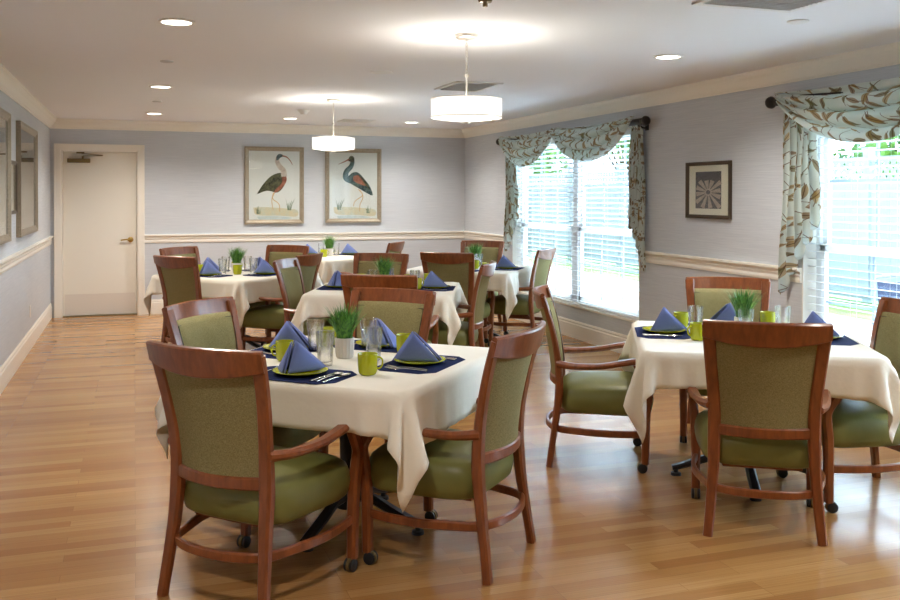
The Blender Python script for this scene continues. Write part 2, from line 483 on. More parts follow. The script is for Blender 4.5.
# outer bead of the casing
cs += [(D0-CAS, D0-CAS+.018, y-.028, y-.017, 0, 2.03+CAS), (D1+CAS-.018, D1+CAS, y-.028, y-.017, 0, 2.03+CAS), (D0-CAS, D1+CAS, y-.028, y-.017, 2.012+CAS, 2.03+CAS)]
boxes('door_casing', cs, m_trim, door)
boxes('door_jamb', [(D0, D0+.02, y-.001, y+.15, 0, 2.03), (D1-.02, D1, y-.001, y+.15, 0, 2.03), (D0, D1, y-.001, y+.15, 2.01, 2.03),
                    (D0+.02, D0+.032, y+.116, y+.15, 0, 2.01), (D1-.032, D1-.02, y+.116, y+.15, 0, 2.01), (D0, D1, y+.116, y+.15, 1.998, 2.01)], m_trim, door)
boxes('threshold', [(D0+.02, D1-.02, y+.0, y+.15, .0, .008)], m_antique, door)
boxes('kick_plate', [(D0+.04, D1-.04, y+.072, y+.0755, .012, .27)], m_kick, door)
bm = bmesh.new()
hx, hz = D1-.095, .93
Mh = Matrix.Translation((hx, y+.075, hz)) @ Matrix.Rotation(PI/2, 4, 'X')
lathe(bm, [(0, 0), (.034, 0), (.034, .006), (.028, .012), (.012, .014), (.011, .045), (0, .045)], 20, M=Mh)
sweep(bm, [(hx, y+.035, hz), (hx-.03, y+.03, hz+.003), (hx-.07, y+.033, hz), (hx-.115, y+.04, hz-.006)], .018, .012, (0, 0, 1))
link('door_handle', bm, m_brass, door)
bm = bmesh.new()
box(bm, D0+.075, D0+.335, y+.01, y+.074, 1.875, 1.925)
link('door_closer', bm, m_antique, door, bevel=.005)
dc = children(door)[-1] if False else None
bm = bmesh.new()
tube(bm, [(D0+.25, y+.04, 1.925), (D0+.25, y+.04, 1.955)], .012, raw=True)
sweep(bm, [(D0+.25, y+.04, 1.957), (D0+.48, y-.03, 1.962)], .02, .008, (0, 1, .3), raw=True)
sweep(bm, [(D0+.48, y-.03, 1.966), (D0+.24, y-.005, 1.985)], .016, .006, (0, 1, .3), raw=True)
box(bm, D0+.18, D0+.27, y-.006, y+.02, 1.985, 2.005)
link('closer_arm', bm, m_antique, door)

# ---------------------------------------------------------------- windows, blinds
def window(idx, y0, y1):
    w = struct(thing('window_%d' % idx, loc=(XR, 0, 0)))
    X0, X1 = .11, .17
    ym = (y0+y1)/2
    boxes('window_frame', [(X0, X1, y0, y0+.045, WZ0, WZ1), (X0, X1, y1-.045, y1, WZ0, WZ1), (X0, X1, y0, y1, WZ0, WZ0+.05), (X0, X1, y0, y1, WZ1-.045, WZ1),
                           (X0-.01, X1, ym-.06, ym+.06, WZ0, WZ1)], m_vinylwin, w, bevel=.003)
    boxes('reveal', [(.001, X0, y0, y0+.012, WZ0, WZ1), (.001, X0, y1-.012, y1, WZ0, WZ1), (.001, X0, y0, y1, WZ1-.012, WZ1)], m_trim, w)
    boxes('window_sill', [(-.012, X0, y0, y1, WZ0, WZ0+.022)], m_trim, w, bevel=.004)
    zm = 1.13
    for a, b in ((y0+.045, ym-.06), (ym+.06, y1-.045)):
        for (za, zb, dx) in ((WZ0+.05, zm+.03, 0), (zm-.03, WZ1-.045, .025)):
            s = boxes('sash', [(X0+dx, X0+dx+.03, a, a+.05, za, zb), (X0+dx, X0+dx+.03, b-.05, b, za, zb), (X0+dx, X0+dx+.03, a, b, za, za+.05), (X0+dx, X0+dx+.03, a, b, zb-.05, zb)], m_vinylwin, w, bevel=.002)
            g = []
            for k in (1, 2):
                yy = a+.05+(b-a-.1)*k/3; g.append((X0+dx+.009, X0+dx+.021, yy-.009, yy+.009, za+.05, zb-.05))
            zz = (za+zb)/2; g.append((X0+dx+.0095, X0+dx+.0205, a+.05, b-.05, zz-.009, zz+.009))
            boxes('muntins', g, m_grille_shade, s)
            boxes('pane', [(X0+dx+.0135, X0+dx+.0165, a+.048, b-.048, za+.048, zb-.048)], m_pane, s)
    return w
for i, (a, b) in enumerate(WIN): window(i+1, a, b)
def blind(y0, y1, label, tilt):
    t = thing('window_blind', label, 'blind', (XR+.055, (y0+y1)/2, WZ0), 0, 'white slatted window blinds')
    L = (y1-y0)/2
    boxes('headrail', [(-.03, .03, -L, L, WZ1-WZ0-.062, WZ1-WZ0-.014)], m_slat, t, bevel=.003)
    bm = bmesh.new()
    n = 33; top = WZ1-WZ0-.085
    for k in range(n):
        z = .065+(top-.065)*k/(n-1)
        ca, sa = math.cos(tilt), math.sin(tilt)
        prev = None
        for j, q in enumerate((-1, 0, 1)):
            bend = .003*(1-q*q)
            px = q*.024*ca-bend*sa; pz = q*.024*sa+bend*ca
            cur = (bm.verts.new((px, -L, z+pz)), bm.verts.new((px, L, z+pz)))
            if prev: bm.faces.new((prev[0], prev[1], cur[1], cur[0]))
            prev = cur
    link('slats', bm, m_slat, t, solid=.0025)
    boxes('bottom_rail', [(-.025, .025, -L, L, .024, .044)], m_slat, t, bevel=.003)
    bm = bmesh.new()
    for q in (-.88, -.45, 0, .45, .88):
        for dx in (-.026, .026): tube(bm, [(dx, q*L, .03), (dx, q*L, top+.03)], .0012, 4, raw=True)
    link('ladder_cords', bm, m_cord, t)
    return t
for (a, b), nm in zip(WIN, ('far double window', 'near window at the right edge')):
    ym = (a+b)/2
    tl = math.radians(-15) if a > 6 else math.radians(-5)
    blind(a+.02, ym-.006, 'white slatted blind in the nearer half of the '+nm, tl)
    blind(ym+.006, b-.02, 'white slatted blind in the farther half of the '+nm, tl)

# ---------------------------------------------------------------- curtain rods and swags
def rod(y0, y1, label):
    t = thing('curtain_rod', label, 'curtain rod', (XR-.095, (y0+y1)/2, 2.145), 0, 'black curtain rods above the windows')
    L = (y1-y0)/2
    bm = bmesh.new(); tube(bm, [(0, -L, 0), (0, L, 0)], .030, 16, raw=True); link('pole', bm, m_rod, t)
    for s in (-1, 1):
        bm = bmesh.new()
        Mx = Matrix.Translation((0, s*L, 0)) @ Matrix.Rotation(-s*PI/2, 4, 'X')
        lathe(bm, [(0, 0), (.027, 0), (.03, .012), (.022, .02), (.016, .028), (.034, .042), (.044, .06), (.040, .08), (.024, .094), (0, .098)], 20, M=Mx)
        link('finial', bm, m_rod, t)
        bm = bmesh.new()
        yy = s*(L-.06)
        box(bm, .083, .0945, yy-.022, yy+.022, -.075, .03)
        sweep(bm, [(.088, yy, -.055), (.04, yy, -.05), (.0, yy, -.03)], .022, .016, (0, 1, 0))
        link('bracket', bm, m_rod, t)
    return t
def swag(t, y0, y1, sag, x0, seed, uoff):
    rnd = random.Random(seed)
    ns, nt = 46, 56
    bm = bmesh.new(); uvl = bm.loops.layers.uv.new('UVMap')
    ph = rnd.random()*6
    V = []; UVs = []
    sg = 1 if y1 > y0 else -1
    for j in range(nt+1):
        q = j/nt
        row = []; ur = []
        for i in range(ns+1):
            s = i/ns
            e = abs(2*s-1)
            shape = (1-e**2.1)
            # inner curves leave the rod ends a little lower than outer ones; the gather is tight at both ends
            gather = .075*q*(1-.3*s)
            z = .060-gather-shape*sag*(.10+.90*q**1.05)
            yy = y0+(y1-y0)*s + sg*.05*q*(.5-s)*2*e**4
            ridge = math.sin(q*PI*6.3+ph+1.2*math.sin(3*s+ph))
            amp = .010+.018*shape
            fold2 = .006*math.sin(q*PI*15+5*s)
            xx = x0-.034-.045*math.sin(PI*q)*shape-.020*q-amp*ridge-fold2
            z += .012*shape*math.cos(q*PI*6.3+ph)
            row.append(bm.verts.new((xx, yy, z)))
            ur.append(((y1-y0)*s*.9+uoff, 1.25*sag*(1.15*q)*(.35+shape)+.1*q))
        V.append(row); UVs.append(ur)
    for j in range(nt):
        for i in range(ns):
            f = bm.faces.new((V[j][i], V[j][i+1], V[j+1][i+1], V[j+1][i]))
            for lp, (a, b) in zip(f.loops, ((j, i), (j, i+1), (j+1, i+1), (j+1, i))): lp[uvl].uv = UVs[a][b]
    return link('swag', bm, m_floral, t, solid=.002, angle=180)
def tail(t, yo, yi, zo, zi, x0, uoff, npl=5):
    """pleated cascade: outer edge yo hangs to zo, inner edge yi to zi (heights below the rod)"""
    bm = bmesh.new(); uvl = bm.loops.layers.uv.new('UVMap')
    nu, nv = npl*10, 40
    V = []; UVs = []
    for i in range(nu+1):
        s = i/nu
        tri = math.sin(s*npl*2*PI)
        col = []; uc = []
        low = zo+(zi-zo)*(s**.85)+.035*math.sin(s*npl*2*PI+1.2)
        for j in range(nv+1):
            q = j/nv
            z = .022-(.022-low)*q
            sp = .75+.25*q
            yy = yo+(yi-yo)*(.5+(s-.5)*(sp))+(.012*math.cos(s*npl*2*PI)*(1 if yi > yo else -1))
            xx = x0+.012-.030*tri*(.5+.5*q)-.008*math.sin(9*q+4*s)
            if q < .06: xx = x0-.028*(1 if q < .03 else .6)
            col.append(bm.verts.new((xx, yy, z))); uc.append((s*npl*.115+uoff, -z))
        V.append(col); UVs.append(uc)
    for i in range(nu):
        for j in range(nv):
            f = bm.faces.new((V[i][j], V[i+1][j], V[i+1][j+1], V[i][j+1]))
            for lp, (a, b) in zip(f.loops, ((i, j), (i+1, j), (i+1, j+1), (i, j+1))): lp[uvl].uv = UVs[a][b]
    return link('tail', bm, m_floral, t, solid=.002, angle=180)
rod(7.10, 10.38, 'black curtain rod with ball finials over the far double window')
rod(2.10, 5.30, 'black curtain rod with ball finial over the near right window')
def valance(yc, yA, yB, ym, label, tails):
    t = thing('swag_valance', label, 'curtain', (XR-.095, yc, 2.145), 0, 'floral swag curtains')
    swag(t, yB-yc, ym-.05-yc, .32, 0, 3, .0)
    swag(t, ym+.10-yc, yA-yc, .32, -.022, 5, 1.7)
    for a in tails: tail(t, *a)
    return t
valance(8.74, 7.13, 10.36, 8.75, 'pale aqua leaf print swags and tails on the far double window',
        [(10.34-8.74, 9.98-8.74, .77-2.145, 1.25-2.145, .03, 0), (7.10-8.74, 7.40-8.74, .77-2.145, 1.25-2.145, .03, 2.2)])
valance(3.70, 2.14, 5.28, 3.55, 'pale aqua leaf print swag and tail on the near right window',
        [(5.31-3.70, 4.93-3.70, .76-2.145, 1.34-2.145, .03, 4.1), (2.16-3.70, 2.52-3.70, .76-2.145, 1.34-2.145, .03, 6.1)])

# ---------------------------------------------------------------- ceiling fixtures
def can_light(x, y, label):
    t = thing('recessed_light', label, 'ceiling light', (x, y, H), 0, 'round recessed ceiling lights')
    bm = bmesh.new(); lathe(bm, [(.078, 0), (.095, 0), (.097, -.004), (.092, -.009), (.080, -.010), (.076, -.006)], 32, closed=True); link('trim_ring', bm, m_white, t)
    bm = bmesh.new(); lathe(bm, [(0, -.004), (.077, -.004), (.077, -.0005), (0, -.0005)], 32); link('lens', bm, m_lamp, t)
    d = bpy.data.lights.new('downlight_lamp', 'SPOT'); d.energy = DOWN; d.spot_size = math.radians(150); d.spot_blend = .8; d.color = (1, .93, .85); d.shadow_soft_size = .07
    l = bpy.data.objects.new('downlight_lamp', d); COL.objects.link(l); l.parent = t; l.location = (0, 0, -.02)
    return t
for x, y, lb in ((.21, 5.01, 'round recessed light nearest the camera on the left side of the ceiling'),
                 (.21, 8.05, 'second round recessed light in the left row of the ceiling'),
                 (.21, 10.74, 'round recessed light nearest the door at the end of the left row'),
                 (1.75, 10.88, 'round recessed light in front of the bird prints near the far pendant'),
                 (3.27, 10.95, 'round recessed light near the far right corner of the ceiling'),
                 (3.30, 5.19, 'round recessed light on the right side of the ceiling between the windows'),
                 (.21, 1.9, 'added round recessed light, unseen behind the camera on the left'),  # this lamp and the next are added out of view to light the foreground
                 (3.30, 1.9, 'added round recessed light, unseen behind the camera on the right')):
    can_light(x, y, lb)
def disc(name, x, y, r, h, label, cat, m=None, grp=None):
    bm = bmesh.new(); lathe(bm, [(0, -h), (r*.86, -h), (r, -h*.5), (r, 0), (0, 0)], 28)
    o = link(name, bm, m or m_white); o.location = (x, y, H); tag(o, label, cat, grp); return o
disc('ceiling_speaker', 1.73, 6.58, .085, .006, 'flat round white disc on the ceiling between the two pendants', 'ceiling speaker')
disc('sprinkler_cover', .21, 6.53, .045, .008, 'small round sprinkler cover between the first two left recessed lights', 'sprinkler cover', m_grey, 'sprinkler covers')
disc('sprinkler_cover', .21, 9.36, .045, .008, 'small round sprinkler cover close to the door end of the left row', 'sprinkler cover', m_grey, 'sprinkler covers')
disc('sprinkler_cover', 3.27, 3.92, .055, .010, 'round white cover on the ceiling at the upper right of the photo', 'sprinkler cover', m_white, 'sprinkler covers')
bm = bmesh.new(); lathe(bm, [(0, -.05), (.03, -.05), (.05, -.025), (.062, -.018), (.065, 0), (0, 0)], 28)
o = link('smoke_detector', bm, m_white); o.location = (1.71, 9.75, H); tag(o, 'white smoke detector on the ceiling left of the far pendant', 'smoke detector')
bm = bmesh.new(); lathe(bm, [(0, -.03), (.012, -.03), (.012, -.012), (.03, -.01), (.034, 0), (0, 0)], 20)
o = link('fire_sprinkler', bm, m_antique); o.location = (1.55, 3.99, H); tag(o, 'small dark sprinkler at the top edge of the photo', 'sprinkler')
def vent(x, y, w, l, label, side=False):
    t = thing('ceiling_vent', label, 'vent', (x, y, H), 0, 'square ceiling air vents')
    boxes('vent_frame', [(-w, w, -l, -l+.035, -.010, 0), (-w, w, l-.035, l, -.010, 0), (-w, -w+.035, -l, l, -.0101, 0), (w-.035, w, -l, l, -.0101, 0)], m_white, t, bevel=.002)
    boxes('vent_backing', [(-w+.03, w-.03, -l+.03, l-.03, -.002, -.0005)], m_dark, t)
    bm = bmesh.new(); n = 9
    for k in range(n):
        q = -l+.05+(2*l-.1)*k/(n-1)
        Mq = Matrix.Translation((0, q, -.007)) @ Matrix.Rotation(.7, 4, 'X')
        box(bm, -w+.035, w-.035, -.010, .010, -.001, .001, M=Mq)
    link('vent_slats', bm, m_white, t, smooth=False)
    return t
vent(2.63, 7.17, .20, .30, 'square slatted air vent behind the near pendant')
vent(2.57, 10.95, .20, .20, 'square slatted air vent beside the far pendant')
vent(2.77, 3.55, .28, .17, 'large slatted air vent cut off by the top edge of the photo')
def pendant(x, y, label):
    t = thing('pendant_light', label, 'pendant light', (x, y, H), .3, 'drum pendant lights')
    bm = bmesh.new(); lathe(bm, [(0, -.028), (.055, -.028), (.066, -.020), (.068, 0), (0, 0)], 32); link('canopy', bm, m_nickel, t)
    bm = bmesh.new()
    zz = -.028
    for k in range(11):
        c = Vector((0, 0, zz-.013-k*.0185)); ax = k % 2
        pts = []
        for a in range(12):
            th = 2*PI*a/12; p = (.0065*math.cos(th), 0, .0125*math.sin(th)) if ax else (0, .0065*math.cos(th), .0125*math.sin(th))
            pts.append(c+Vector(p))
        tube(bm, pts, .0016, 5, raw=True, closed=True)
    link('chain', bm, m_nickel, t)
    bm = bmesh.new(); tube(bm, [(0, 0, -.235), (0, 0, -.49)], .005, 8, raw=True)
    lathe(bm, [(0, -.24), (.012, -.24), (.012, -.226), (0, -.226)], 12)
    for k in range(3):
        a = 2*PI*k/3; tube(bm, [(0, 0, -.375), (.197*math.cos(a), .197*math.sin(a), -.375)], .003, 6, raw=True)
    lathe(bm, [(0, -.506), (.022, -.506), (.024, -.497), (.008, -.492), (.008, -.486), (0, -.486)], 16)
    link('stem', bm, m_nickel, t)
    bm = bmesh.new(); lathe(bm, [(.198, -.365), (.201, -.365), (.201, -.475), (.198, -.475)], 48, closed=True); link('outer_shade', bm, m_shade_out, t)
    bm = bmesh.new()
    for z0 in (-.364, -.467): lathe(bm, [(.202, z0), (.2035, z0), (.2035, z0-.004), (.202, z0-.004)], 48, closed=True)
    link('shade_band', bm, m_nickel, t)
    bm = bmesh.new(); lathe(bm, [(0, -.488), (.10, -.487), (.15, -.480), (.166, -.468), (.168, -.45), (.168, -.36), (.164, -.36), (.164, -.462), (0, -.482)], 48); link('diffuser', bm, m_shade_in, t)
    d = bpy.data.lights.new('pendant_lamp', 'POINT'); d.energy = PEND; d.color = (1, .93, .85); d.shadow_soft_size = .05
    l = bpy.data.objects.new('pendant_lamp', d); COL.objects.link(l); l.parent = t; l.location = (0, 0, -.40)
    return t
pendant(1.78, 4.87, 'lit white drum pendant nearer the camera hanging on a nickel chain')
pendant(1.79, 8.58, 'lit white drum pendant farther away in front of the bird prints')

# ---------------------------------------------------------------- pictures
def frame_mesh(bm, w, h, fw, d):
    prof = [(0, 0), (0, d), (fw*.35, d), (fw*.7, d*.7), (fw, d*.55), (fw, 0)]
    rings = []
    for sx, sz in ((-1, -1), (1, -1), (1, 1), (-1, 1)):
        rings.append([bm.verts.new((sx*(w/2-a), -b, sz*(h/2-a))) for a, b in prof])
    for k in range(4):
        a, b = rings[k], rings[(k+1) % 4]
        for i in range(len(prof)):
            j = (i+1) % len(prof); bm.faces.new((a[i], a[j], b[j], b[i]))
def picture(name, label, loc, rz, w, h, fw, d, fm, paper, art, group=None, border=0):
    """local frame: hangs on a wall behind +y, faces -y"""
    t = thing(name, label, 'picture', loc, rz, group)
    bm = bmesh.new(); frame_mesh(bm, w, h, fw, d); link('frame', bm, fm, t, smooth=False)
    boxes('mat_board' if border else 'print_paper', [(-w/2+fw*.8, w/2-fw*.8, -d*.4, -.001, -h/2+fw*.8, h/2-fw*.8)], paper, t)
    if art: art(t, -d*.4-.0006)
    boxes('glass', [(-w/2+fw*.9, w/2-fw*.9, -d*.52, -d*.50, -h/2+fw*.9, h/2-fw*.9)], m_picglass, t)
    return t
def flat(bm, pts, y, mi, close=True):
    P = spline(list(pts)+[pts[0]], 5)[:-1] if close else [Vector(p) for p in pts]
    vs = [bm.verts.new((p[0], y, p[1])) for p in P]
    f = bm.faces.new(vs); f.material_index = mi
    bmesh.ops.triangulate(bm, faces=[f])
def strokes(bm, pts, wid, y, mi):
    P = spline([(a, b, 0) for a, b in pts], 5)
    prev = None
    for i, p in enumerate(P):
        tn = (P[min(i+1, len(P)-1)]-P[max(i-1, 0)]).normalized(); nn = Vector((-tn.y, tn.x, 0))
        wv = wid[0]+(wid[1]-wid[0])*i/(len(P)-1)
        c = (bm.verts.new((p.x+nn.x*wv, y, p.y+nn.y*wv)), bm.verts.new((p.x-nn.x*wv, y, p.y-nn.y*wv)))
        if prev: bm.faces.new((prev[0], prev[1], c[1], c[0])).material_index = mi
        prev = c
def pigment(name, c1, c2, sc=30):
    m = mat(name, rough=.8, spec=.1); t = NT(m)
    t.put(t.b.inputs['Base Color'], t.ramp(t.noise(t.coord('Object'), sc, 4, .7).outputs[0], [(.35, c1), (.65, c2)])); return m
p_dark = pigment('ink_dark_green', lin(34, 38, 34), lin(112, 110, 84), 26)
p_teal = pigment('ink_teal', lin(44, 62, 74), lin(104, 124, 122), 24)
p_rust = pigment('ink_rust', lin(142, 78, 66), lin(176, 118, 98))
p_pale = pigment('ink_pale_neck', lin(186, 166, 156), lin(216, 204, 196))
p_leg = pigment('ink_ochre', lin(204, 164, 118), lin(220, 188, 146))
p_sand = pigment('ink_sand', lin(222, 204, 170), lin(208, 206, 190), 12)
p_reed = pigment('ink_reed', lin(104, 122, 96), lin(150, 162, 138))
p_water = pigment('ink_water', lin(196, 206, 210), lin(214, 218, 218), 12)
INK = [p_dark, p_teal, p_rust, p_pale, p_leg, p_sand, p_reed, p_water]
def ground(bm, y, sx):
    flat(bm, [(-.24, -.27), (-.10, -.265), (.12, -.28), (.26, -.30), (.25, -.37), (.05, -.36), (-.2, -.35)], y-.0002, 5)
    flat(bm, [(-.2, -.37), (0, -.365), (.2, -.385), (.1, -.41), (-.15, -.405)], y-.0004, 7)
    rnd = random.Random(4)
    for cx in (sx*.17, -sx*.18):
        for k in range(16):
            a = rnd.uniform(-.5, .5); L = rnd.uniform(.06, .15) if cx*sx > 0 else rnd.uniform(.03, .09)
            b = (cx+rnd.uniform(-.02, .02), -.30 if cx*sx > 0 else -.34)
            strokes(bm, [b, (b[0]+a*L*.4, b[1]+L*.6), (b[0]+a*L, b[1]+L)], (.0028, .0004), y-.0006, 6)
def bird_left(t, y):
    bm = bmesh.new(); ground(bm, y, 1)
    strokes(bm, [(-.01, -.10), (-.03, -.19), (-.015, -.30)], (.006, .004), y-.0008, 4)
    strokes(bm, [(.0, -.10), (-.02, -.17), (.05, -.23), (.06, -.32)], (.006, .004), y-.0009, 4)
    flat(bm, [(-.2, -.12), (-.13, -.01), (-.03, .09), (.08, .12), (.13, .05), (.10, -.04), (.03, -.10), (-.08, -.08)], y-.0010, 0)
    flat(bm, [(.08, .10), (.125, .10), (.14, .04), (.10, -.03), (.02, -.10), (.0, -.08), (.07, -.01), (.10, .04)], y-.0012, 2)
    strokes(bm, [(.11, .08), (.10, .15), (.055, .20), (.03, .26), (.05, .31), (.075, .32)], (.034, .017), y-.0014, 3)
    flat(bm, [(.02, .26), (.025, .31), (.055, .335), (.095, .325), (.10, .305), (.07, .295), (.045, .27)], y-.0016, 1)
    strokes(bm, [(.09, .315), (.14, .30), (.18, .26), (.205, .215)], (.009, .003), y-.0018, 2)
    b_ = link('bird_print', bm, INK, t, smooth=False); b_.scale = (1.13, 1, 1.15); b_.location.z = .022
def bird_right(t, y):
    bm = bmesh.new(); ground(bm, y, -1)
    strokes(bm, [(.06, -.06), (.11, -.13), (.02, -.20), (.0, -.26)], (.006, .004), y-.0008, 4)
    strokes(bm, [(.08, -.07), (.115, -.15), (.08, -.24), (.075, -.32)], (.006, .004), y-.0009, 4)
    flat(bm, [(-.07, .08), (-.01, .13), (.06, .13), (.14, .05), (.20, -.03), (.235, -.13), (.17, -.11), (.08, -.06), (-.01, -.01), (-.07, .03)], y-.0010, 1)
    flat(bm, [(.0, .09), (.06, .10), (.12, .04), (.155, -.02), (.07, .0), (.0, .04)], y-.0012, 2)
    flat(bm, [(.05, .115), (.13, .05), (.2, -.06), (.15, -.02), (.10, .05)], y-.0013, 0)
    strokes(bm, [(-.03, .04), (-.09, .07), (-.085, .14), (-.03, .20), (-.01, .26), (-.02, .29)], (.038, .020), y-.0014, 1)
    flat(bm, [(-.06, .28), (-.05, .31), (-.02, .325), (.01, .30), (.005, .26), (-.03, .255), (-.06, .265)], y-.0016, 0)
    strokes(bm, [(-.05, .285), (-.11, .255), (-.18, .225)], (.010, .002), y-.0018, 2)
    b_ = link('bird_print', bm, INK, t, smooth=False); b_.scale = (1.13, 1, 1.15); b_.location.z = .022
picture('framed_bird_print', 'framed print of a dark wading bird with curved bill, left of the pair', (1.713, YB, 1.611), 0, .76, .995, .055, .035, m_frame, m_paper, bird_left, 'bird prints on the back wall')
picture('framed_bird_print', 'framed print of a dark stork facing left, right one of the pair', (2.757, YB, 1.613), 0, .76, .985, .055, .035, m_frame, m_paper, bird_right, 'bird prints on the back wall')
p_s1 = pigment('sepia_dark', lin(62, 56, 56), lin(84, 76, 74), 20)
p_s2 = pigment('sepia_light', lin(156, 138, 126), lin(186, 166, 150), 40)
def coral_art(t, y):
    bm = bmesh.new(); w, h = .125, .172
    f = bm.faces.new([bm.verts.new((a, y, b)) for a, b in ((-w, -h), (w, -h), (w, h), (-w, h))]); f.material_index = 0
    c = (0, -.02)
    for k in range(12):
        a = 2*PI*k/12+.15
        L = 1.0
        for lim in range(60):
            x2, z2 = c[0]+.18*L*math.cos(a), c[1]+.18*L*math.sin(a)
            if abs(x2) < w*.96 and abs(z2) < h*.96 and z2 < .09: break
            L *= .96
        strokes(bm, [(c[0]+.03*math.cos(a), c[1]+.03*math.sin(a)), (c[0]+.1*L*math.cos(a), c[1]+.1*L*math.sin(a)), (x2, z2)], (.006, .021), y-.0004, 1)
        for q in (.45, .65, .85):
            for s in (-1, 1):
                bx, bz = c[0]+.18*L*q*math.cos(a), c[1]+.18*L*q*math.sin(a)
                ex, ez = bx+.022*math.cos(a+s*.6), bz+.022*math.sin(a+s*.6)
                if abs(ex) < w and abs(ez) < h: strokes(bm, [(bx, bz), ((bx+ex)/2, (bz+ez)/2), (ex, ez)], (.004, .001), y-.0006, 1)
    ring = []
    vs = [(c[0]+.034*math.cos(2*PI*k/20), c[1]+.034*math.sin(2*PI*k/20)) for k in range(20)]
    flat(bm, vs, y-.0008, 1); flat(bm, [(c[0]+(a-c[0])*.6, c[1]+(b-c[1])*.6) for a, b in vs], y-.0010, 0)
    link('photo_print', bm, [p_s1, p_s2], t, smooth=False)
picture('framed_star_print', 'small dark framed sepia print of a radiating star shape between the windows', (XR, 6.225, 1.532), -PI/2, .585, .455, .030, .03, m_darkframe, m_matboard, None, border=1)
sp = bpy.data.objects['framed_star_print']
sp.scale = (1, 1, 1)
# proportions of this picture: .585 is measured along the wall, so the art is set in it directly
coral_art(sp, -.0125)
ca = [c for c in children(sp) if c.name.startswith('photo_print')][0]
ca.scale = (1.38, 1, .86)
p_l1 = pigment('watercolour_wash', lin(150, 156, 160), lin(206, 206, 204), 3)
def wash_art(wd, hd):
    def f(t, y):
        bm = bmesh.new(); box(bm, -wd, wd, y-.0006, y, -hd, hd); link('watercolour_print', bm, p_l1, t, smooth=False)
    return f
picture('framed_landscape_print', 'large pale framed print on the left wall, closer to the door', (XL, 9.33, 1.62), PI/2, 1.46, 1.0, .06, .040, m_frame, m_paper, wash_art(.56, .34), 'large framed prints on the left wall')
picture('framed_landscape_print', 'large pale framed print on the left wall, cut off by the photo edge', (XL, 7.22, 1.62), PI/2, 1.46, 1.0, .06, .040, m_frame, m_paper, wash_art(.56, .34), 'large framed prints on the left wall')
picture('small_framed_print', 'small dark framed print between the two large left wall frames', (XL, 8.28, 1.545), PI/2, .50, .44, .03, .02, m_darkframe, m_matboard, wash_art(.16, .13), border=1)
t = thing('outlet_plate', 'white outlet plate low on the left wall', 'outlet', (XL, 9.65, .36), 0)
boxes('cover_plate', [(0, .006, -.036, .036, -.057, .057)], m_white, t, bevel=.002)
boxes('socket', [(.006, .008, -.017, .017, .008, .04), (.006, .008, -.017, .017, -.04, -.008)], m_trim, t, bevel=.001)

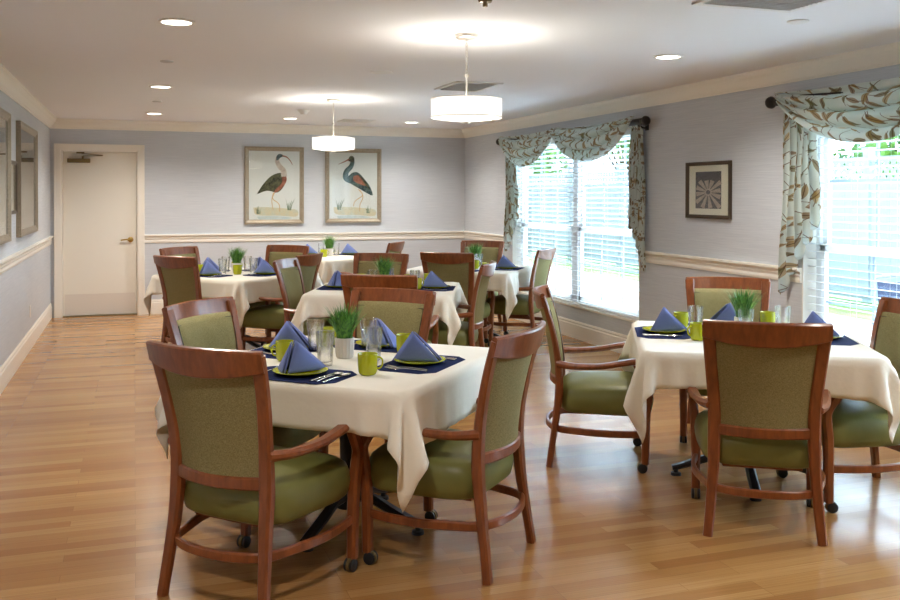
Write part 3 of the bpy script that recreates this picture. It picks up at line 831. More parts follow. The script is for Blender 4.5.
# ---------------------------------------------------------------- chair
def interp(tab, z):
    for (a, va), (b, vb) in zip(tab[:-1], tab[1:]):
        if z <= b: 
            f = (z-a)/(b-a); f = max(0, min(1, f)); return va+(vb-va)*f
    return tab[-1][1]
ZY = [(0, -.268), (.1, -.255), (.2, -.240), (.3, -.227), (.42, -.216), (.52, -.217), (.62, -.228), (.75, -.253), (.86, -.282), (.96, -.312)]
ZX = [(0, .236), (.12, .224), (.3, .211), (.5, .207), (.65, .214), (.8, .230), (.96, .240)]
prof_y = lambda z: interp(ZY, z)
prof_x = lambda z: interp(ZX, z)
def make_chair():
    t = thing('dining_chair', None, 'chair')
    for s in (-1, 1):
        bm = bmesh.new()
        zs = [.0, .1, .2, .3, .42, .52, .62, .75, .86, .935]
        sweep(bm, [(s*prof_x(z), prof_y(z), z) for z in zs], [.040, .042, .044, .048, .054, .054, .052, .052, .054, .056], [.034, .034, .036, .040, .044, .040, .034, .030, .028, .026], (1, 0, 0), .22, n=4)
        link('rear_leg', bm, m_wood, t)
    bm = bmesh.new()
    P, W_ = [], []
    for k in range(13):
        u = -1+2*k/12; bow = .052*(1-u*u)
        P.append((u*.260, -.300-bow, .914-.014*(1-u*u))); W_.append(.078+.034*(1-u*u))
    sweep(bm, P, W_, .026, (0, -.26, 1), .22, n=3)
    link('top_rail', bm, m_wood, t)
    bm = bmesh.new()
    sweep(bm, [(u*.205, -.214-.050*(1-u*u), .462) for u in (-1, -.6, -.25, 0, .25, .6, 1)], .048, .026, (0, 0, 1), .25)
    link('lower_rail', bm, m_wood, t)
    # upholstered back panel
    bm = bmesh.new()
    nu, nw = 14, 14
    F, B = [], []
    for j in range(nw+1):
        w = j/nw; z = .484+(.880-.484)*w
        fr, bk = [], []
        for i in range(nu+1):
            u = -1+2*i/nu
            hw = prof_x(z)-.020
            bow = .050*(1-u*u)
            yy = prof_y(z)+.004-bow
            pad = .020*min(1, (1-abs(u))*5)**.6*min(1, min(w, 1-w)*6+.05)**.6
            fr.append(bm.verts.new((u*hw, yy+.006+pad, z))); bk.append(bm.verts.new((u*hw, yy-.009, z)))
        F.append(fr); B.append(bk)
    for j in range(nw):
        for i in range(nu):
            bm.faces.new((F[j][i], F[j][i+1], F[j+1][i+1], F[j+1][i])); bm.faces.new((B[j][i], B[j+1][i], B[j+1][i+1], B[j][i+1]))
    for i in range(nu):
        bm.faces.new((F[0][i], B[0][i], B[0][i+1], F[0][i+1])); bm.faces.new((F[nw][i], F[nw][i+1], B[nw][i+1], B[nw][i]))
    for j in range(nw):
        bm.faces.new((F[j][0], F[j+1][0], B[j+1][0], B[j][0])); bm.faces.new((F[j][nu], B[j][nu], B[j+1][nu], F[j+1][nu]))
    pan = link('backrest_panel', bm, m_weave, t, angle=60)
    bm = bmesh.new()
    pts = []
    def pp(u, z): return (u*(prof_x(z)-.024), prof_y(z)+.016-.050*(1-u*u), z)
    for k in range(9): pts.append(pp(-1+2*k/8, .858))
    for k in range(1, 6): pts.append(pp(1, .858-(.858-.505)*k/6))
    for k in range(9): pts.append(pp(1-2*k/8, .505))
    for k in range(1, 6): pts.append(pp(-1, .505+(.858-.505)*k/6))
    tube(bm, pts, .0022, 5, raw=True, closed=True)
    link('piping', bm, m_pipe, pan)
    # seat cushion
    bm = bmesh.new()
    def outline(sc):
        o = []; n = 44
        for k in range(n):
            a = 2*PI*k/n; ca, sa = math.cos(a), math.sin(a)
            e = .42
            x = math.copysign(abs(ca)**e, ca); yy = math.copysign(abs(sa)**e, sa)
            hw = .246+.042*(yy+1)/2
            o.append((x*(hw-sc), .034+yy*(.250-sc)+(.015*(1-x*x) if yy > .5 else 0)))
        return o
    rings = []
    for sc, z in ((.07, .296), (.020, .298), (.006, .310), (.000, .335), (-.004, .365), (0, .395), (.010, .420), (.032, .438), (.07, .450), (.13, .459), (.19, .463)):
        rings.append([bm.verts.new((a, b, z+(.004 if z > .4 else 0))) for a, b in outline(sc)])
    m = len(rings[0])
    for a, b in zip(rings[:-1], rings[1:]):
        for i in range(m): bm.faces.new((a[i], a[(i+1) % m], b[(i+1) % m], b[i]))
    bm.faces.new(rings[-1]); bm.faces.new(rings[0][::-1])
    link('seat', bm, m_vinyl, t, angle=70)
    boxes('seat_frame', [(-.17, .17, -.17, .19, .280, .300)], m_wood, t, bevel=.006)
    for s in (-1, 1):
        bm = bmesh.new()
        sweep(bm, [(s*.226, -.228, .566), (s*.262, -.13, .560), (s*.288, .0, .568), (s*.296, .12, .590), (s*.292, .21, .604), (s*.282, .285, .598)],
              [.036, .040, .048, .054, .054, .046], [.040, .034, .030, .030, .032, .024], (1, 0, 0), .35)
        link('arm', bm, m_wood, t)
        bm = bmesh.new()
        sweep(bm, [(s*.268, .246, .048), (s*.268, .248, .20), (s*.272, .252, .34), (s*.276, .262, .42), (s*.282, .262, .48), (s*.288, .222, .545), (s*.291, .200, .588)],
              [.040, .042, .044, .042, .038, .038, .040], [.040, .042, .044, .046, .044, .044, .046], (1, 0, 0), .22)
        fl = link('front_leg', bm, m_wood, t)
        # caster: housing with twin wheels
        bm = bmesh.new()
        cx, cy = s*.268, .238
        lathe(bm, [(0, .052), (.016, .052), (.018, .044), (.008, .042), (.008, .034), (0, .034)], 12, c=(cx, cy, 0))
        Mw = Matrix.Translation((cx, cy-.006, .026)) @ Matrix.Rotation(PI/2, 4, 'Y')
        lathe(bm, [(0, -.006), (.027, -.006), (.0275, 0), (.027, .006), (0, .006)], 20, M=Mw, mi=0)
        cs = link('caster', bm, m_antique, t)
        bm = bmesh.new()
        for dx in (-.014, .014):
            Mw = Matrix.Translation((cx+dx, cy-.006, .0255)) @ Matrix.Rotation(PI/2, 4, 'Y')
            lathe(bm, [(0, -.007), (.020, -.007), (.0245, -.0045), (.0255, 0), (.0245, .0045), (.020, .007), (0, .007)], 20, M=Mw)
        link('wheels', bm, m_rubber, cs)
    bm = bmesh.new()
    sweep(bm, [(-.268, .235, .205), (-.284, .12, .205), (-.280, 0, .205), (-.250, -.12, .205), (-.215, -.215, .205), (-.13, -.268, .205), (0, -.288, .205),
               (.13, -.268, .205), (.215, -.215, .205), (.250, -.12, .205), (.280, 0, .205), (.284, .12, .205), (.268, .235, .205)], .036, .020, (0, 0, 1), .25, n=5)
    link('stretcher', bm, m_wood, t)
    return t
chair0 = make_chair()
TN = {'A': 'front left table', 'B': 'front right table', 'C': 'middle table', 'D': 'back left table', 'E': 'far table at the back wall', 'F': 'back table by the window'}
CHAIRS = [
 (.452, 3.56, -46, 'seen from behind at the lower left, closest chair to the camera', 'A'),
 (1.252, 3.60, 45, 'at the right of the front left table, cloth tip over its seat', 'A'),
 (.535, 4.52, -132.6, 'at the far left of the front left table, facing the cloth', 'A'),
 (1.175, 4.77, 137, 'at the far side of the front left table behind the grass', 'A'),
 (2.71, 3.497, -32, 'seen squarely from behind at the near side of the front right table', 'B'),
 (2.495, 4.628, -117.8, 'standing apart at the left side of the front right table', 'B'),
 (3.39, 3.66, 75, 'cut off by the right photo edge at the front right table', 'B'),
 (3.475, 4.77, 146, 'at the far side of the front right table under the star print', 'B'),
 (1.705, 6.24, -29, 'showing its dark back at the near side of the middle table', 'C'),
 (2.385, 6.92, 60, 'in side view at the right side of the middle table', 'C'),
 (1.448, 7.42, -119, 'at the left side of the middle table, its slim back showing', 'C'),
 (1.96, 7.86, 145, 'at the far side of the middle table, behind a grass pot', 'C'),
 (.568, 8.50, -51, 'seen from behind at the near left of the back left table', 'D'),
 (1.25, 8.41, 54, 'facing left at the near right of the back left table', 'D'),
 (.64, 9.44, -136, 'at the far left of the back left table nearest the door', 'D'),
 (1.32, 9.48, 136, 'at the far right of the back left table under the first bird print', 'D'),
 (2.58, 10.25, 56, 'mostly hidden, only its rail end showing under the second bird print', 'E'),
 (2.95, 8.32, -38, 'showing its dark back at the near side of the far window table', 'F'),
 (3.70, 8.58, 46, 'beside the far window blinds, pale light on its back', 'F'),
 (3.66, 9.75, 141, 'in the far corner beyond the table by the far window', 'F'),
]
for x, y, a, lb, tb in CHAIRS:
    put(chair0, USED, (x, y, 0), math.radians(a), 'olive armchair '+lb, 'chair', 'armchairs around the '+TN[tb])

# ---------------------------------------------------------------- tables and tablecloths
TH = .742
SIDE = 1.12
def make_table():
    t = thing('dining_table', None, 'table')
    bm = bmesh.new()
    h = SIDE/2-.010; r = .06
    pts = []
    for sx, sy, a0 in ((1, 1, 0), (-1, 1, 90), (-1, -1, 180), (1, -1, 270)):
        for k in range(6):
            a = math.radians(a0+k*18); pts.append((sx*(h-r)+r*math.cos(a), sy*(h-r)+r*math.sin(a)))
    lo = [bm.verts.new((a, b, TH-.036)) for a, b in pts]; hi = [bm.verts.new((a, b, TH-.014)) for a, b in pts]
    bm.faces.new(lo[::-1]); bm.faces.new(hi)
    for i in range(len(lo)): bm.faces.new((lo[i], lo[(i+1) % len(lo)], hi[(i+1) % len(hi)], hi[i]))
    link('tabletop', bm, m_wood, t, smooth=False)
    bm = bmesh.new(); lathe(bm, [(0, TH-.036), (.16, TH-.036), (.16, TH-.044), (.045, TH-.05), (.038, TH-.08), (.038, .14), (.055, .11), (.055, .075), (0, .075)], 24); link('column', bm, m_black, t)
    for k in range(4):
        a = k*PI/2
        Mk = Matrix.Rotation(a, 4, 'Z')
        bm = bmesh.new()
        sweep(bm, [Mk @ Vector(p) for p in ((.03, 0, .13), (.12, 0, .125), (.22, 0, .088), (.33, 0, .050), (.37, 0, .040))], [.04, .045, .05, .05, .045], [.05, .045, .035, .026, .024], tuple(Mk @ Vector((0, 1, 0))), .3)
        ft = link('base_foot', bm, m_black, t)
        bm = bmesh.new(); p = Mk @ Vector((.35, 0, 0))
        lathe(bm, [(0, .036), (.012, .036), (.012, .016), (.026, .014), (.028, 0), (0, 0)], 16, c=(p.x, p.y, 0)); link('glide', bm, m_rubber, ft)
    return t
table0 = make_table()
CS = 1.45
EXT = .08
def cloth_sim(seed, dx, dy, rot, half=SIDE/2+.004, top=TH+.0015):
    """lay a square cloth over a square table top: position-based cloth, numpy"""
    n = 63; L = CS/(n-1)
    g = (np.arange(n)-(n-1)/2)*L
    X, Y = np.meshgrid(g, g, indexing='ij')
    c_ = CS/2; bow = EXT*(np.abs(X)/c_)**5*(np.abs(Y)/c_)**5      # hems dip between longer corners
    X, Y = X+np.sign(X)*bow, Y+np.sign(Y)*bow
    ca, sa = math.cos(rot), math.sin(rot)
    P = np.stack([X*ca-Y*sa+dx, X*sa+Y*ca+dy, np.full_like(X, top)], -1)
    REST = P.copy()
    rs = np.random.RandomState(seed)
    r = .06
    q0 = np.maximum(np.abs(P[..., :2])-(half-r), 0); sd0 = np.linalg.norm(q0, axis=-1)-r
    pin = (sd0 < -.012)
    free = (~pin).astype(float)[..., None]
    out = np.maximum(np.abs(P[..., 0]), np.abs(P[..., 1]))
    P[..., 2] -= np.maximum(sd0, 0)*.25
    P += rs.normal(0, .0015, P.shape)*free
    V = np.zeros_like(P)
    # constraints: structural, shear, bend
    def con(P, a, b, rest, k):
        A = P[a]; B = P[b]; d = B-A; l = np.linalg.norm(d, axis=-1, keepdims=True)+1e-9
        wa, wb = free[a], free[b]; c = k*(l-rest)/l*d/np.maximum(wa+wb, 1e-9)
        P[a] = A+c*wa; P[b] = B-c*wb
    S = slice
    cons = []
    for o in (0, 1):
        m = n-1-o; e = o+2*((m+1)//2)
        cons.append(((S(o, n-1, 2), S(None)), (S(o+1, n, 2), S(None)), L, 1.0))
        cons.append(((S(None), S(o, n-1, 2)), (S(None), S(o+1, n, 2)), L, 1.0))
    for o in (0, 1):
        for p in (0, 1):
            cons.append(((S(o, n-1, 2), S(p, n-1, 2)), (S(o+1, n, 2), S(p+1, n, 2)), L*2**.5, .2))
            cons.append(((S(o+1, n, 2), S(p, n-1, 2)), (S(o, n-1, 2), S(p+1, n, 2)), L*2**.5, .2))
    for o in range(4):
        cons.append(((S(o, n-2, 4), S(None)), (S(o+2, n, 4), S(None)), 2*L, .32))
        cons.append(((S(None), S(o, n-2, 4)), (S(None), S(o+2, n, 4)), 2*L, .32))
    cc = []
    for a, b, rest, k in cons:
        na = P[a].shape; nb = P[b].shape
        m0, m1 = min(na[0], nb[0]), min(na[1], nb[1])
        fix = lambda s, m: S(s.start, (s.start+(m-1)*s.step+1), s.step) if s.start is not None else s
        fa, fb = (fix(a[0], m0), fix(a[1], m1)), (fix(b[0], m0), fix(b[1], m1))
        cc.append((fa, fb, np.linalg.norm(REST[fa]-REST[fb], axis=-1, keepdims=True), k))
    dt = 1/60
    wind = rs.normal(0, 1, (6,))
    for it in range(260):
        V *= .97 if it < 150 else .90
        V[..., 2] -= 9.8*dt*free[..., 0]
        Q = P+V*dt*free
        for sub in range(14):
            for a, b, rest, k in cc: con(Q, a, b, rest, k)
            # collide with the (rounded) table column
            q = np.abs(Q[..., :2])-(half-r)
            qm = np.maximum(q, 0); ln = np.linalg.norm(qm, axis=-1)
            inside = np.minimum(np.maximum(q[..., 0], q[..., 1]), 0)
            sd = ln+inside-r
            dz = top-Q[..., 2]
            hit = (sd < 0) & (dz > 0)
            up = hit & (dz < -sd)
            side = hit & ~up
            Q[..., 2] = np.where(up, top, Q[..., 2])
            gn = np.where(ln[..., None] > 1e-7, qm/np.maximum(ln, 1e-7)[..., None], np.stack([(q[..., 0] > q[..., 1]), (q[..., 0] <= q[..., 1])], -1).astype(float))
            gn = gn*np.sign(Q[..., :2])
            Q[..., :2] -= np.where(side[..., None], gn*sd[..., None], 0)
        V = (Q-P)/dt
        sp = np.linalg.norm(V, axis=-1, keepdims=True); V *= np.minimum(1, 3/np.maximum(sp, 1e-6))
        P = Q
    P[pin, 2] = top
    return P
def cloth_mesh(P):
    n = P.shape[0]
    bm = bmesh.new()
    vs = [[bm.verts.new(P[i, j]) for j in range(n)] for i in range(n)]
    for i in range(n-1):
        for j in range(n-1): bm.faces.new((vs[i][j], vs[i+1][j], vs[i+1][j+1], vs[i][j+1]))
    me = bpy.data.meshes.new('tablecloth')
    bmesh.ops.recalc_face_normals(bm, faces=bm.faces)
    bm.to_mesh(me); bm.free(); me.materials.append(m_cloth); me.shade_smooth()
    return me
SIMS = [cloth_mesh(cloth_sim(1, .0, -.04, .01)), cloth_mesh(cloth_sim(2, -.028, .0, -.02)), cloth_mesh(cloth_sim(5, -.01, .015, .0))]
TABLES = {'A': (.915, 4.06, 48, 0, 0), 'B': (3.035, 4.03, -28, 1, 0), 'C': (1.90, 7.07, -23, 2, 0), 'D': (.915, 8.82, 41, 1, 90), 'E': (2.24, 10.98, 33, 2, 90), 'F': (3.24, 8.78, -37, 0, 90)}
TL = {'A': 'pedestal table hidden under ivory cloth at the front left',
      'B': 'pedestal table hidden under ivory cloth at the front right',
      'C': 'pedestal table hidden under ivory cloth in the middle of the room',
      'D': 'pedestal table hidden under ivory cloth at the back left near the door',
      'E': 'pedestal table hidden under white cloth against the back wall',
      'F': 'pedestal table hidden under pale cloth beside the far window'}
CL = {'A': 'ivory tablecloth hanging in a long point at the front left table',
      'B': 'ivory tablecloth with flared corner points on the front right table',
      'C': 'ivory tablecloth on the middle table, just behind the front left one',
      'D': 'ivory tablecloth on the back left table near the door',
      'E': 'white tablecloth on the far table below the bird prints',
      'F': 'daylit ivory tablecloth on the back table beside the far window'}
for k, (x, y, a, sim, ex) in TABLES.items():
    put(table0, USED, (x, y, 0), math.radians(a), TL[k], 'table', 'square pedestal tables')
    o = bpy.data.objects.new('tablecloth', SIMS[sim]); COL.objects.link(o)
    o.location = (x, y, 0); o.rotation_euler = (0, 0, math.radians(a+ex))
    md = o.modifiers.new('thickness', 'SOLIDIFY'); md.thickness = .0012; md.offset = 1
    tag(o, CL[k], 'tablecloth', 'ivory tablecloths')

# ---------------------------------------------------------------- tableware prototypes (origin at the underside)
def proto_placemat():
    bm = bmesh.new(); w, h, c = .22, .145, .055
    pts = [(-w+c, -h), (w-c, -h), (w, -h+c), (w, h-c), (w-c, h), (-w+c, h), (-w, h-c), (-w, -h+c)]
    lo = [bm.verts.new((a, b, 0)) for a, b in pts]; hi = [bm.verts.new((a, b, .0022)) for a, b in pts]
    bm.faces.new(lo[::-1]); bm.faces.new(hi)
    for i in range(8): bm.faces.new((lo[i], lo[(i+1) % 8], hi[(i+1) % 8], hi[i]))
    return link('placemat', bm, m_navy, smooth=False)
def proto_plate():
    bm = bmesh.new()
    lathe(bm, [(0, 0), (.058, 0), (.062, .003), (.090, .008), (.113, .016), (.1145, .019), (.112, .0195), (.084, .0125), (.064, .008), (.055, .006), (0, .006)], 44)
    return link('plate', bm, m_lime, angle=60)
def proto_mug():
    t = thing('mug')
    bm = bmesh.new()
    lathe(bm, [(0, 0), (.029, 0), (.034, .004), (.0385, .014), (.0405, .04), (.0415, .086), (.0405, .088), (.039, .086), (.038, .04), (.036, .014), (.030, .007), (0, .006)], 32)
    link('cup', bm, m_lime, t, angle=60)
    bm = bmesh.new()
    sweep(bm, [(.036, 0, .070), (.050, 0, .072), (.061, 0, .060), (.060, 0, .040), (.050, 0, .027), (.036, 0, .025)], .010, .007, (0, 1, 0), .4)
    link('handle', bm, m_lime, t)
    return t
def proto_glass():
    bm = bmesh.new()
    n = 40
    def ring(r, z, facet):
        vs = []
        for i in range(n):
            a = 2*PI*i/n; k = 1-facet*(.5-.5*math.cos(10*a))
            vs.append(bm.verts.new((r*k*math.cos(a), r*k*math.sin(a), z)))
        return vs
    prof = [(.024, 0, 0), (.0265, .003, 0), (.0275, .012, .05), (.029, .05, .06), (.0305, .078, .05), (.0325, .084, 0), (.0345, .122, 0), (.0340, .1235, 0), (.0325, .122, 0), (.0305, .084, 0), (.0270, .05, 0), (.0245, .018, 0), (.020, .013, 0)]
    R = [ring(p[0]*1.2, p[1]*1.2, p[2]) for p in prof]
    for a, b in zip(R[:-1], R[1:]):
        for i in range(n): bm.faces.new((a[i], a[(i+1) % n], b[(i+1) % n], b[i]))
    bm.faces.new(R[0][::-1]); bm.faces.new(R[-1])
    return link('water_glass', bm, m_glass, angle=30)
def proto_napkin(flip):
    """a napkin folded to a standing tent: broad front face, second leaf folded behind it along one slope"""
    bm = bmesh.new(); s = -1 if flip else 1
    apex = Vector((-s*.018 if not flip else -.028, .008, .127))
    L_, R_, Bk = Vector((-s*.106, -.008, .0)), Vector((s*.106 if not flip else -.078, -.030, .0)), Vector((s*.080 if not flip else -.062, .060, .0))
    if flip: L_ = Vector((.112, -.012, 0))
    def leaf(a, b, c, puff, nrm, n=9):
        # triangle grid a(apex), b, c with a soft outward puff
        rows = []
        for i in range(n+1):
            row = []
            for j in range(i+1):
                u = i/n; v = j/i if i else 0
                p = a.lerp(b.lerp(c, v), u)
                k = math.sin(PI*v)*math.sin(PI*min(1, u*.75+.1))*puff
                row.append(bm.verts.new(p+nrm*k))
            rows.append(row)
        for i in range(n):
            for j in range(i+1):
                bm.faces.new((rows[i][j], rows[i+1][j], rows[i+1][j+1]))
                if j < i: bm.faces.new((rows[i][j], rows[i+1][j+1], rows[i][j+1]))
    f1 = (R_-apex).cross(L_-apex).normalized()
    if f1.y > 0: f1 = -f1
    leaf(apex, L_, R_, .010, f1)
    f2 = Vector((s, .1, .2)).normalized()
    gap = Vector((s*.009, .010, -.002))
    leaf(apex+gap*.6, R_+gap, Bk+gap, .006, f2)
    leaf(apex+gap*1.3+Vector((0, .002, -.004)), R_+gap*2.1, Bk+gap*2.4, .003, f2)
    leaf(apex, Bk, L_, .006, Vector((-s*.4, .9, .2)).normalized())
    return link('folded_napkin', bm, m_napkin, solid=.0032, angle=50)
def cutlery(kind):
    bm = bmesh.new()
    if kind == 'fork':
        sweep(bm, [(0, -.09, .002), (0, -.05, .004), (0, .0, .006), (0, .035, .004)], [.014, .010, .006, .008], [.0022, .0022, .003, .0022], (1, 0, 0), .3)
        sweep(bm, [(0, .033, .004), (0, .045, .003), (0, .058, .004)], [.009, .022, .023], [.002, .0018, .0018], (1, 0, 0), .3)
        for q in (-.0096, -.0032, .0032, .0096):
            sweep(bm, [(q, .056, .004), (q, .075, .006), (q*.92, .098, .0095)], [.0036, .0034, .002], [.0018, .0016, .0012], (1, 0, 0), .3)
    elif kind == 'knife':
        sweep(bm, [(0, -.10, .003), (0, -.05, .003), (0, .0, .003)], [.014, .012, .010], [.005, .005, .004], (1, 0, 0), .3)
        sweep(bm, [(0, 0, .003), (.001, .05, .003), (.001, .09, .003), (-.004, .108, .003)], [.011, .018, .016, .004], [.0022, .0016, .0014, .001], (1, 0, 0), .2)
    else:
        sweep(bm, [(0, -.09, .002), (0, -.05, .004), (0, .0, .006), (0, .04, .004)], [.014, .010, .006, .007], [.0022, .0022, .003, .0022], (1, 0, 0), .3)
        rows = []
        for k in range(8):
            r = k/7; row = []
            for i in range(20):
                a = 2*PI*i/20; row.append(bm.verts.new((.019*r*math.cos(a)*(1-.12*math.sin(a)), .064+.028*r*math.sin(a), .0022+.006*r*r)) if k else None)
            rows.append(row)
        c = bm.verts.new((0, .064, .0022))
        for i in range(20):
            bm.faces.new((c, rows[1][i], rows[1][(i+1) % 20]))
            for k in range(1, 7): bm.faces.new((rows[k][i], rows[k+1][i], rows[k+1][(i+1) % 20], rows[k][(i+1) % 20]))
    o = link(kind, bm, m_steel, solid=.0008 if kind == 'spoon' else 0, angle=50)
    return o
def proto_pot():
    t = thing('potted_grass')
    bm = bmesh.new()
    n = 64
    prof = [(0, .001), (.034, 0), (.038, .004), (.0405, .02), (.0425, .04), (.0435, .06), (.0440, .082), (.0445, .090), (.042, .092), (.040, .088), (.039, .078), (0, .078)]
    rings = []
    for pi_, (r, z) in enumerate(prof):
        if r == 0: rings.append([bm.verts.new((0, 0, z))]); continue
        rib = .0012 if 2 <= pi_ <= 6 else 0
        rings.append([bm.verts.new(((r+rib*math.copysign(1, math.sin(16*2*PI*i/n+.4)))*math.cos(2*PI*i/n), (r+rib*math.copysign(1, math.sin(16*2*PI*i/n+.4)))*math.sin(2*PI*i/n), z)) for i in range(n)])
    for a, b in zip(rings[:-1], rings[1:]):
        for i in range(n):
            vs = []
            for v in (a[i % len(a)], a[(i+1) % n % len(a)], b[(i+1) % n % len(b)], b[i % len(b)]):
                if v not in vs: vs.append(v)
            if len(vs) > 2: bm.faces.new(vs)
    link('pot', bm, m_pot, t, angle=25)
    bm = bmesh.new(); lathe(bm, [(0, .083), (.030, .082), (.0385, .0795), (.0385, .079), (0, .079)], 24); link('soil', bm, m_soil, t)
    bm = bmesh.new(); rnd = random.Random(11)
    for k in range(300):
        a = rnd.uniform(0, 2*PI); r0 = .034*math.sqrt(rnd.random()); hh = rnd.uniform(.11, .185)
        lean = (r0/.034)*rnd.uniform(.15, .6)+rnd.uniform(0, .12); az = a+rnd.uniform(-.5, .5)
        p = Vector((r0*math.cos(a), r0*math.sin(a), .080))
        side = Vector((-math.sin(az+rnd.uniform(-1, 1)), math.cos(az), 0)).normalized()
        prev = None
        for j in range(5):
            q = j/4
            pos = p+Vector((math.cos(az)*lean*hh*q**1.6, math.sin(az)*lean*hh*q**1.6, hh*(q-.22*lean*q*q)))
            w = .0028*(1-q)**.6+.0002
            cur = (bm.verts.new(pos-side*w), bm.verts.new(pos+side*w))
            if prev: bm.faces.new((prev[0], prev[1], cur[1], cur[0]))
            prev = cur
    g = link('grass', bm, m_grass, t); g['kind'] = 'stuff'
    return t
P_mat, P_plate, P_mug, P_glass = proto_placemat(), proto_plate(), proto_mug(), proto_glass()
P_nap, P_napf = proto_napkin(False), proto_napkin(True)
P_fork, P_knife, P_spoon, P_pot = cutlery('fork'), cutlery('knife'), cutlery('spoon'), proto_pot()
TZ = TH+.0032
def tloc(k, lx, ly):
    x, y, a, _, _ = TABLES[k]; a = math.radians(a)
    if k == 'A': x -= .035; y += .01       # the settings are laid a little off centre
    return (x+lx*math.cos(a)-ly*math.sin(a), y+lx*math.sin(a)+ly*math.cos(a))
def setting(tb, seat, where, items='mpnfks', nap=(0, False), poff=(0, 0), mug=(.26, -.22), glass=(.02, -.17), mugrot=0, hand=None):
    """seat: 0..3 quarter turns of the diner's heading, local +y of the table being heading 0"""
    tn = TN[tb]; ang = seat*PI/2
    ta = math.radians(TABLES[tb][2])
    def P(r, f):  # r to the diner's right, f forward of the table centre
        lx, ly = r*math.cos(ang)-f*math.sin(ang), r*math.sin(ang)+f*math.cos(ang)
        return tloc(tb, lx, ly)
    rz = ta+ang
    r0, f0 = poff
    def at(pr, r, f, z, rr, label, cat, group):
        x, y = P(r, f); return put(pr, USED, (x, y, z), rr, label, cat, group)
    if 'm' in items: at(P_mat, r0, -.385+f0, TZ, rz, 'navy placemat at the %s of the %s' % (where, tn), 'placemat', 'navy placemats')
    if 'p' in items: at(P_plate, r0, -.38+f0, TZ+.0025, rz, 'lime green plate at the %s of the %s' % (where, tn), 'plate', 'lime green plates')
    if 'n' in items: at(P_napf if nap[1] else P_nap, r0, -.362+f0, TZ+.0130, math.radians(nap[0]), 'blue napkin tent at the %s of the %s' % (where, tn), 'napkin', 'folded blue napkins')
    if 'f' in items:
        at(P_fork, r0-.145, -.39+f0, TZ+.003, rz+.04, 'outer steel fork at the %s of the %s' % (where, tn), 'fork', 'steel forks')
    if 'F' in items:
        at(P_fork, r0-.175, -.40+f0, TZ+.003, rz+.12, 'second steel fork at the %s of the %s' % (where, tn), 'fork', 'steel forks')
    if 'k' in items: at(P_knife, r0+.125, -.40+f0, TZ+.003, rz-.05, 'steel knife at the %s of the %s' % (where, tn), 'knife', 'steel knives')
    if 's' in items: at(P_spoon, r0+.152, -.405+f0, TZ+.003, rz-.08, 'inner steel spoon at the %s of the %s' % (where, tn), 'spoon', 'steel spoons')
    if 'S' in items: at(P_spoon, r0+.186, -.41+f0, TZ+.003, rz-.12, 'outer steel spoon at the %s of the %s' % (where, tn), 'spoon', 'steel spoons')
    if mug: at(P_mug, mug[0], mug[1], TZ, math.radians(mugrot), 'lime green mug beside the %s setting of the %s' % (where, tn), 'mug', 'lime green mugs')
    if glass: at(P_glass, glass[0], glass[1], TZ, rz, 'clear ribbed tumbler of the %s setting of the %s' % (where, tn), 'glass', 'clear water tumblers')
def pot(tb, lx, ly, label):
    x, y = tloc(tb, lx, ly); put(P_pot, USED, (x, y, TZ), random.uniform(0, 6), label, 'potted plant', 'potted grass centrepieces')
def on(tb, pr, wx, wy, rz, label, cat, grp): put(pr, USED, (wx, wy, TZ), math.radians(rz), label, cat, grp)

# front left table: diners' headings 3 = near-left chair, 0 = near-right chair, 2 = far-left, 1 = far-right
setting('A', 3, 'near left side', 'mpnfksS', nap=(12, True), poff=(.03, .0), mug=(.285, -.27), mugrot=-15, glass=(.02, -.165))
setting('A', 0, 'right side', 'mpnfFks', nap=(-22, False), poff=(.04, .0), mug=(.26, -.20), mugrot=20, glass=(.03, -.155))
setting('A', 2, 'far left side', 'mpnfks', nap=(-30, False), poff=(-.10, .03), mug=(.13, -.21), mugrot=190, glass=(-.13, -.21))
setting('A', 1, 'far side', 'mpnfk', nap=(-60, False), poff=(.0, .0), mug=(.24, -.30), mugrot=60, glass=(0, -.27))
pot('A', .04, .0, 'white ribbed pot of grass in the centre of the front left table')
# front right table: 0 = near chair, 3 = left chair, 1 = right chair, 2 = far chair
setting('B', 3, 'left side', 'mpnfks', nap=(-6, False), poff=(-.08, -.03), mug=None, glass=None)
setting('B', 0, 'near side', 'mp', mug=None, glass=None)
setting('B', 1, 'right side', 'mpnks', nap=(-25, False), poff=(.02, .0), mug=None, glass=None)
setting('B', 2, 'far side', 'mpnf', nap=(98, False), poff=(.03, -.0), mug=None, glass=None)
def un(x, y, z=TH):      # nothing but a note of where the things stand: world coordinates were measured on the table plane
    return None
for wx, wy, rz, lb in ((2.74, 4.02, 180, 'lime mug near the left plate of the front right table'), (2.90, 4.42, 200, 'lime mug farther back at the left of the front right table'), (3.38, 4.285, 40, 'lime mug behind tumbler at the right of the front right table')):
    on('B', P_mug, wx, wy, rz, lb, 'mug', 'lime green mugs')
for wx, wy, lb in ((2.853, 4.21, 'clear tumbler standing left of the grass on the front right table'), (3.03, 4.015, 'clear tumbler in front of the grass on the front right table'), (3.30, 4.06, 'clear tumbler right of the grass on the front right table')):
    on('B', P_glass, wx, wy, 0, lb, 'glass', 'clear water tumblers')
pot('B', .006, .11, 'white ribbed pot of grass on the front right table')
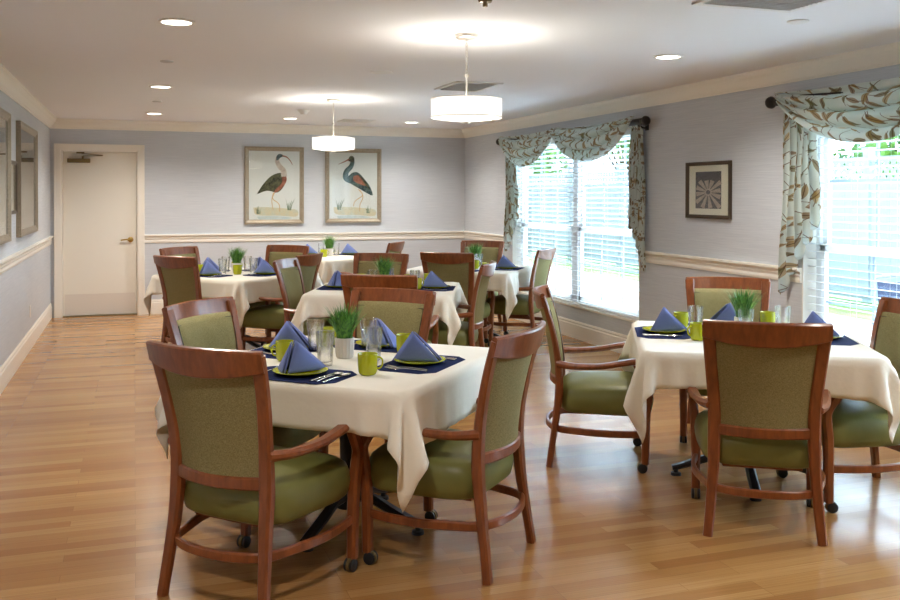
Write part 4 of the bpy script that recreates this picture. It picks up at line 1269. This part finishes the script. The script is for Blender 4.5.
# middle table
setting('C', 1, 'right side', 'mpnfk', nap=(-10, False), poff=(.0, -.02), mug=(.22, -.16), glass=(-.06, -.24))
setting('C', 3, 'left side', 'mpnf', nap=(20, True), poff=(.0, .0), mug=None, glass=(.05, -.1))
setting('C', 2, 'far side', 'mpn', nap=(75, False), mug=(.24, -.24), glass=(.0, -.2))
on('C', P_mug, 2.319, 7.25, 10, 'second lime mug near the right plate of the middle table', 'mug', 'lime green mugs')
on('C', P_mug, 2.106, 6.90, 10, 'lime mug in front of the tumbler near the middle table right plate', 'mug', 'lime green mugs')
pot('C', -.03, .14, 'pot of grass on the middle table between two chair backs')
# back left table: 3 = near left, 0 = near right, 2 = far left, 1 = far right
setting('D', 3, 'near left side', 'mpnfks', nap=(-5, True), poff=(-.05, .06), mug=None, glass=(-.02, -.17))
setting('D', 0, 'near right side', 'mpnfk', nap=(-15, False), poff=(.05, .06), mug=None, glass=(.04, -.17))
setting('D', 2, 'far left side', 'mpn', nap=(-30, False), mug=(.24, -.22), glass=(-.06, -.2))
setting('D', 1, 'far right side', 'mpn', nap=(30, True), mug=(.24, -.24), glass=(.05, -.2))
pot('D', .05, .05, 'pot of grass on the back left table near the door')
x_, y_ = tloc('D', -.09, -.09); on('D', P_mug, x_, y_, -90, 'lime mug in front of the grass on the back left table', 'mug', 'lime green mugs')
# far table at the back wall
setting('E', 1, 'right side', 'mpn', nap=(0, False), poff=(.0, .02), mug=(.2, -.2), glass=(.02, -.14))
setting('E', 2, 'left side', 'mpn', nap=(10, False), poff=(.0, .0), mug=None, glass=(-.02, -.16))
pot('E', .0, .0, 'pot of grass on the far table below the bird prints')
x_, y_ = tloc('E', -.15, -.06); on('E', P_mug, x_, y_, 0, 'lime mug left of the grass on the far table', 'mug', 'lime green mugs')
# back table by the window
setting('F', 1, 'right side', 'mpnfk', nap=(-5, False), poff=(.0, -.02), mug=None, glass=(-.05, -.12))
setting('F', 2, 'far side', 'mpn', nap=(75, False), mug=(.22, -.22), glass=(.02, -.2))
setting('F', 0, 'near side', 'mfks', mug=None, glass=None)
x_, y_ = tloc('F', .10, -.12); on('F', P_mug, x_, y_, 10, 'lime mug at the near side of the table by the far window', 'mug', 'lime green mugs')
pot('F', .02, .16, 'pot of grass on the back table beside the far window')

# ---------------------------------------------------------------- outdoors
GZ = -.12
tag(boxes('lawn', [(8.9, 30, -6, 60, GZ-.1, GZ)], m_lawn), kind='structure')
tag(boxes('paving', [(XR+.22, 8.9, -6, 60, GZ-.1, GZ+.01)], m_pave), kind='structure')
f = thing('garden_fence', 'white vinyl garden fence with a lattice top outside the windows', 'fence', (10.5, 18, GZ))
FY = 17
boxes('board_panel', [(-.02, .02, -FY, FY, .05, 1.72), (-.035, .035, -FY, FY, 1.70, 1.80), (-.035, .035, -FY, FY, .04, .16), (-.035, .035, -FY, FY, 2.12, 2.20)]
      + [(-.024, -.018, -FY+k*.3, -FY+k*.3+.27, .05, 1.72) for k in range(int(FY*2/.3))], m_fence, f)
bm = bmesh.new()
for s in (-1, 1):
    k = -FY
    while k < FY-.4:
        p0, p1 = ((0+s*.006, k, 1.79), (0+s*.006, k+.34, 2.13)) if s > 0 else ((s*.006, k+.34, 1.79), (s*.006, k, 2.13))
        sweep(bm, [p0, p1], .045, .008, (0, 1, -1) if s > 0 else (0, 1, 1), .1, raw=True)
        k += .13
link('lattice', bm, m_fence, f, smooth=False)
for k in range(14):
    yy = -FY+k*2.5
    boxes('post', [(-.06, .06, yy-.06, yy+.06, 0, 2.3), (-.075, .075, yy-.075, yy+.075, 2.3, 2.34)], m_fence, f)
def tree(x, y, h, r, seed, label):
    t = thing('tree', label, 'tree', (x, y, GZ), 0, 'trees beyond the fence')
    rnd = random.Random(seed)
    bm = bmesh.new(); tube(bm, [(0, 0, 0), (.1, 0, h*.3), (0, .1, h*.7)], [.16, .05], 10)
    for k in range(6):
        a = rnd.uniform(0, 6.3); tube(bm, [(.05, .02, h*.35), (r*.3*math.cos(a), r*.3*math.sin(a), h*.5), (r*.6*math.cos(a), r*.6*math.sin(a), h*.7)], [.05, .015], 6)
    link('trunk', bm, m_bark, t)
    bm = bmesh.new()
    blobs = [(rnd.gauss(0, r*.42), rnd.gauss(0, r*.42), h*rnd.uniform(.35, .9), r*rnd.uniform(.3, .5)) for _ in range(16)]
    for bx_, by_, bz_, br_ in blobs:
        for _ in range(230):
            d = Vector((rnd.gauss(0, 1), rnd.gauss(0, 1), rnd.gauss(0, 1))).normalized()*br_*rnd.uniform(.6, 1)
            c = Vector((bx_, by_, bz_))+d
            u = Vector((rnd.gauss(0, 1), rnd.gauss(0, 1), rnd.gauss(0, 1))).normalized(); w = u.cross(d).normalized()
            s = rnd.uniform(.07, .13)
            bm.faces.new([bm.verts.new(c+u*s), bm.verts.new(c+w*s*.5), bm.verts.new(c-u*s), bm.verts.new(c-w*s*.5)])
    fo = link('foliage', bm, m_leaf, t, smooth=False)
for i, (x, y, h, r, lb) in enumerate(((13.2, 8.2, 4.6, 1.4, 'leafy tree beyond the fence at the left of the near window'),
                                      (13.4, 12.8, 4.2, 1.4, 'leafy tree beyond the fence high in the near window'),
                                      (14.0, 18.2, 5.2, 1.7, 'leafy tree beyond the fence at the right of the far window'),
                                      (14.0, 24.2, 5.4, 1.8, 'leafy tree beyond the fence in the middle of the far window'),
                                      (14.2, 31.0, 5.8, 2.0, 'leafy tree beyond the fence at the left of the far window'))):
    tree(x, y, h, r, i, lb)
# patio chair just outside the near window
t = thing('patio_chair', 'blue grey patio chair outside the near right window', 'outdoor chair', (5.50, 5.22, GZ+.01), math.radians(150))
bm = bmesh.new()
box(bm, -.25, .25, -.2, .26, .40, .425)
link('seat', bm, m_sling, t, bevel=.01)
bm = bmesh.new()
sweep(bm, [(0, -.2, .42), (0, -.25, .62), (0, -.33, .93)], .48, .018, (1, 0, 0), .3)
link('backrest', bm, m_sling, t)
for s in (-1, 1):
    bm = bmesh.new(); tube(bm, [(s*.27, -.34, .96), (s*.27, -.25, .62), (s*.27, -.2, .42), (s*.27, -.30, .0)], .014, 8); link('rear_leg', bm, m_alum, t)
    bm = bmesh.new(); tube(bm, [(s*.27, .27, .0), (s*.27, .25, .42), (s*.27, .22, .62)], .014, 8); link('front_leg', bm, m_alum, t)
    bm = bmesh.new(); sweep(bm, [(s*.275, -.27, .62), (s*.285, 0, .65), (s*.275, .26, .63)], .045, .018, (1, 0, 0), .35); link('arm', bm, m_alum, t)
bm = bmesh.new(); tube(bm, [(-.27, -.34, .96), (0, -.36, .985), (.27, -.34, .96)], .014, 8); link('top_bar', bm, m_alum, t)
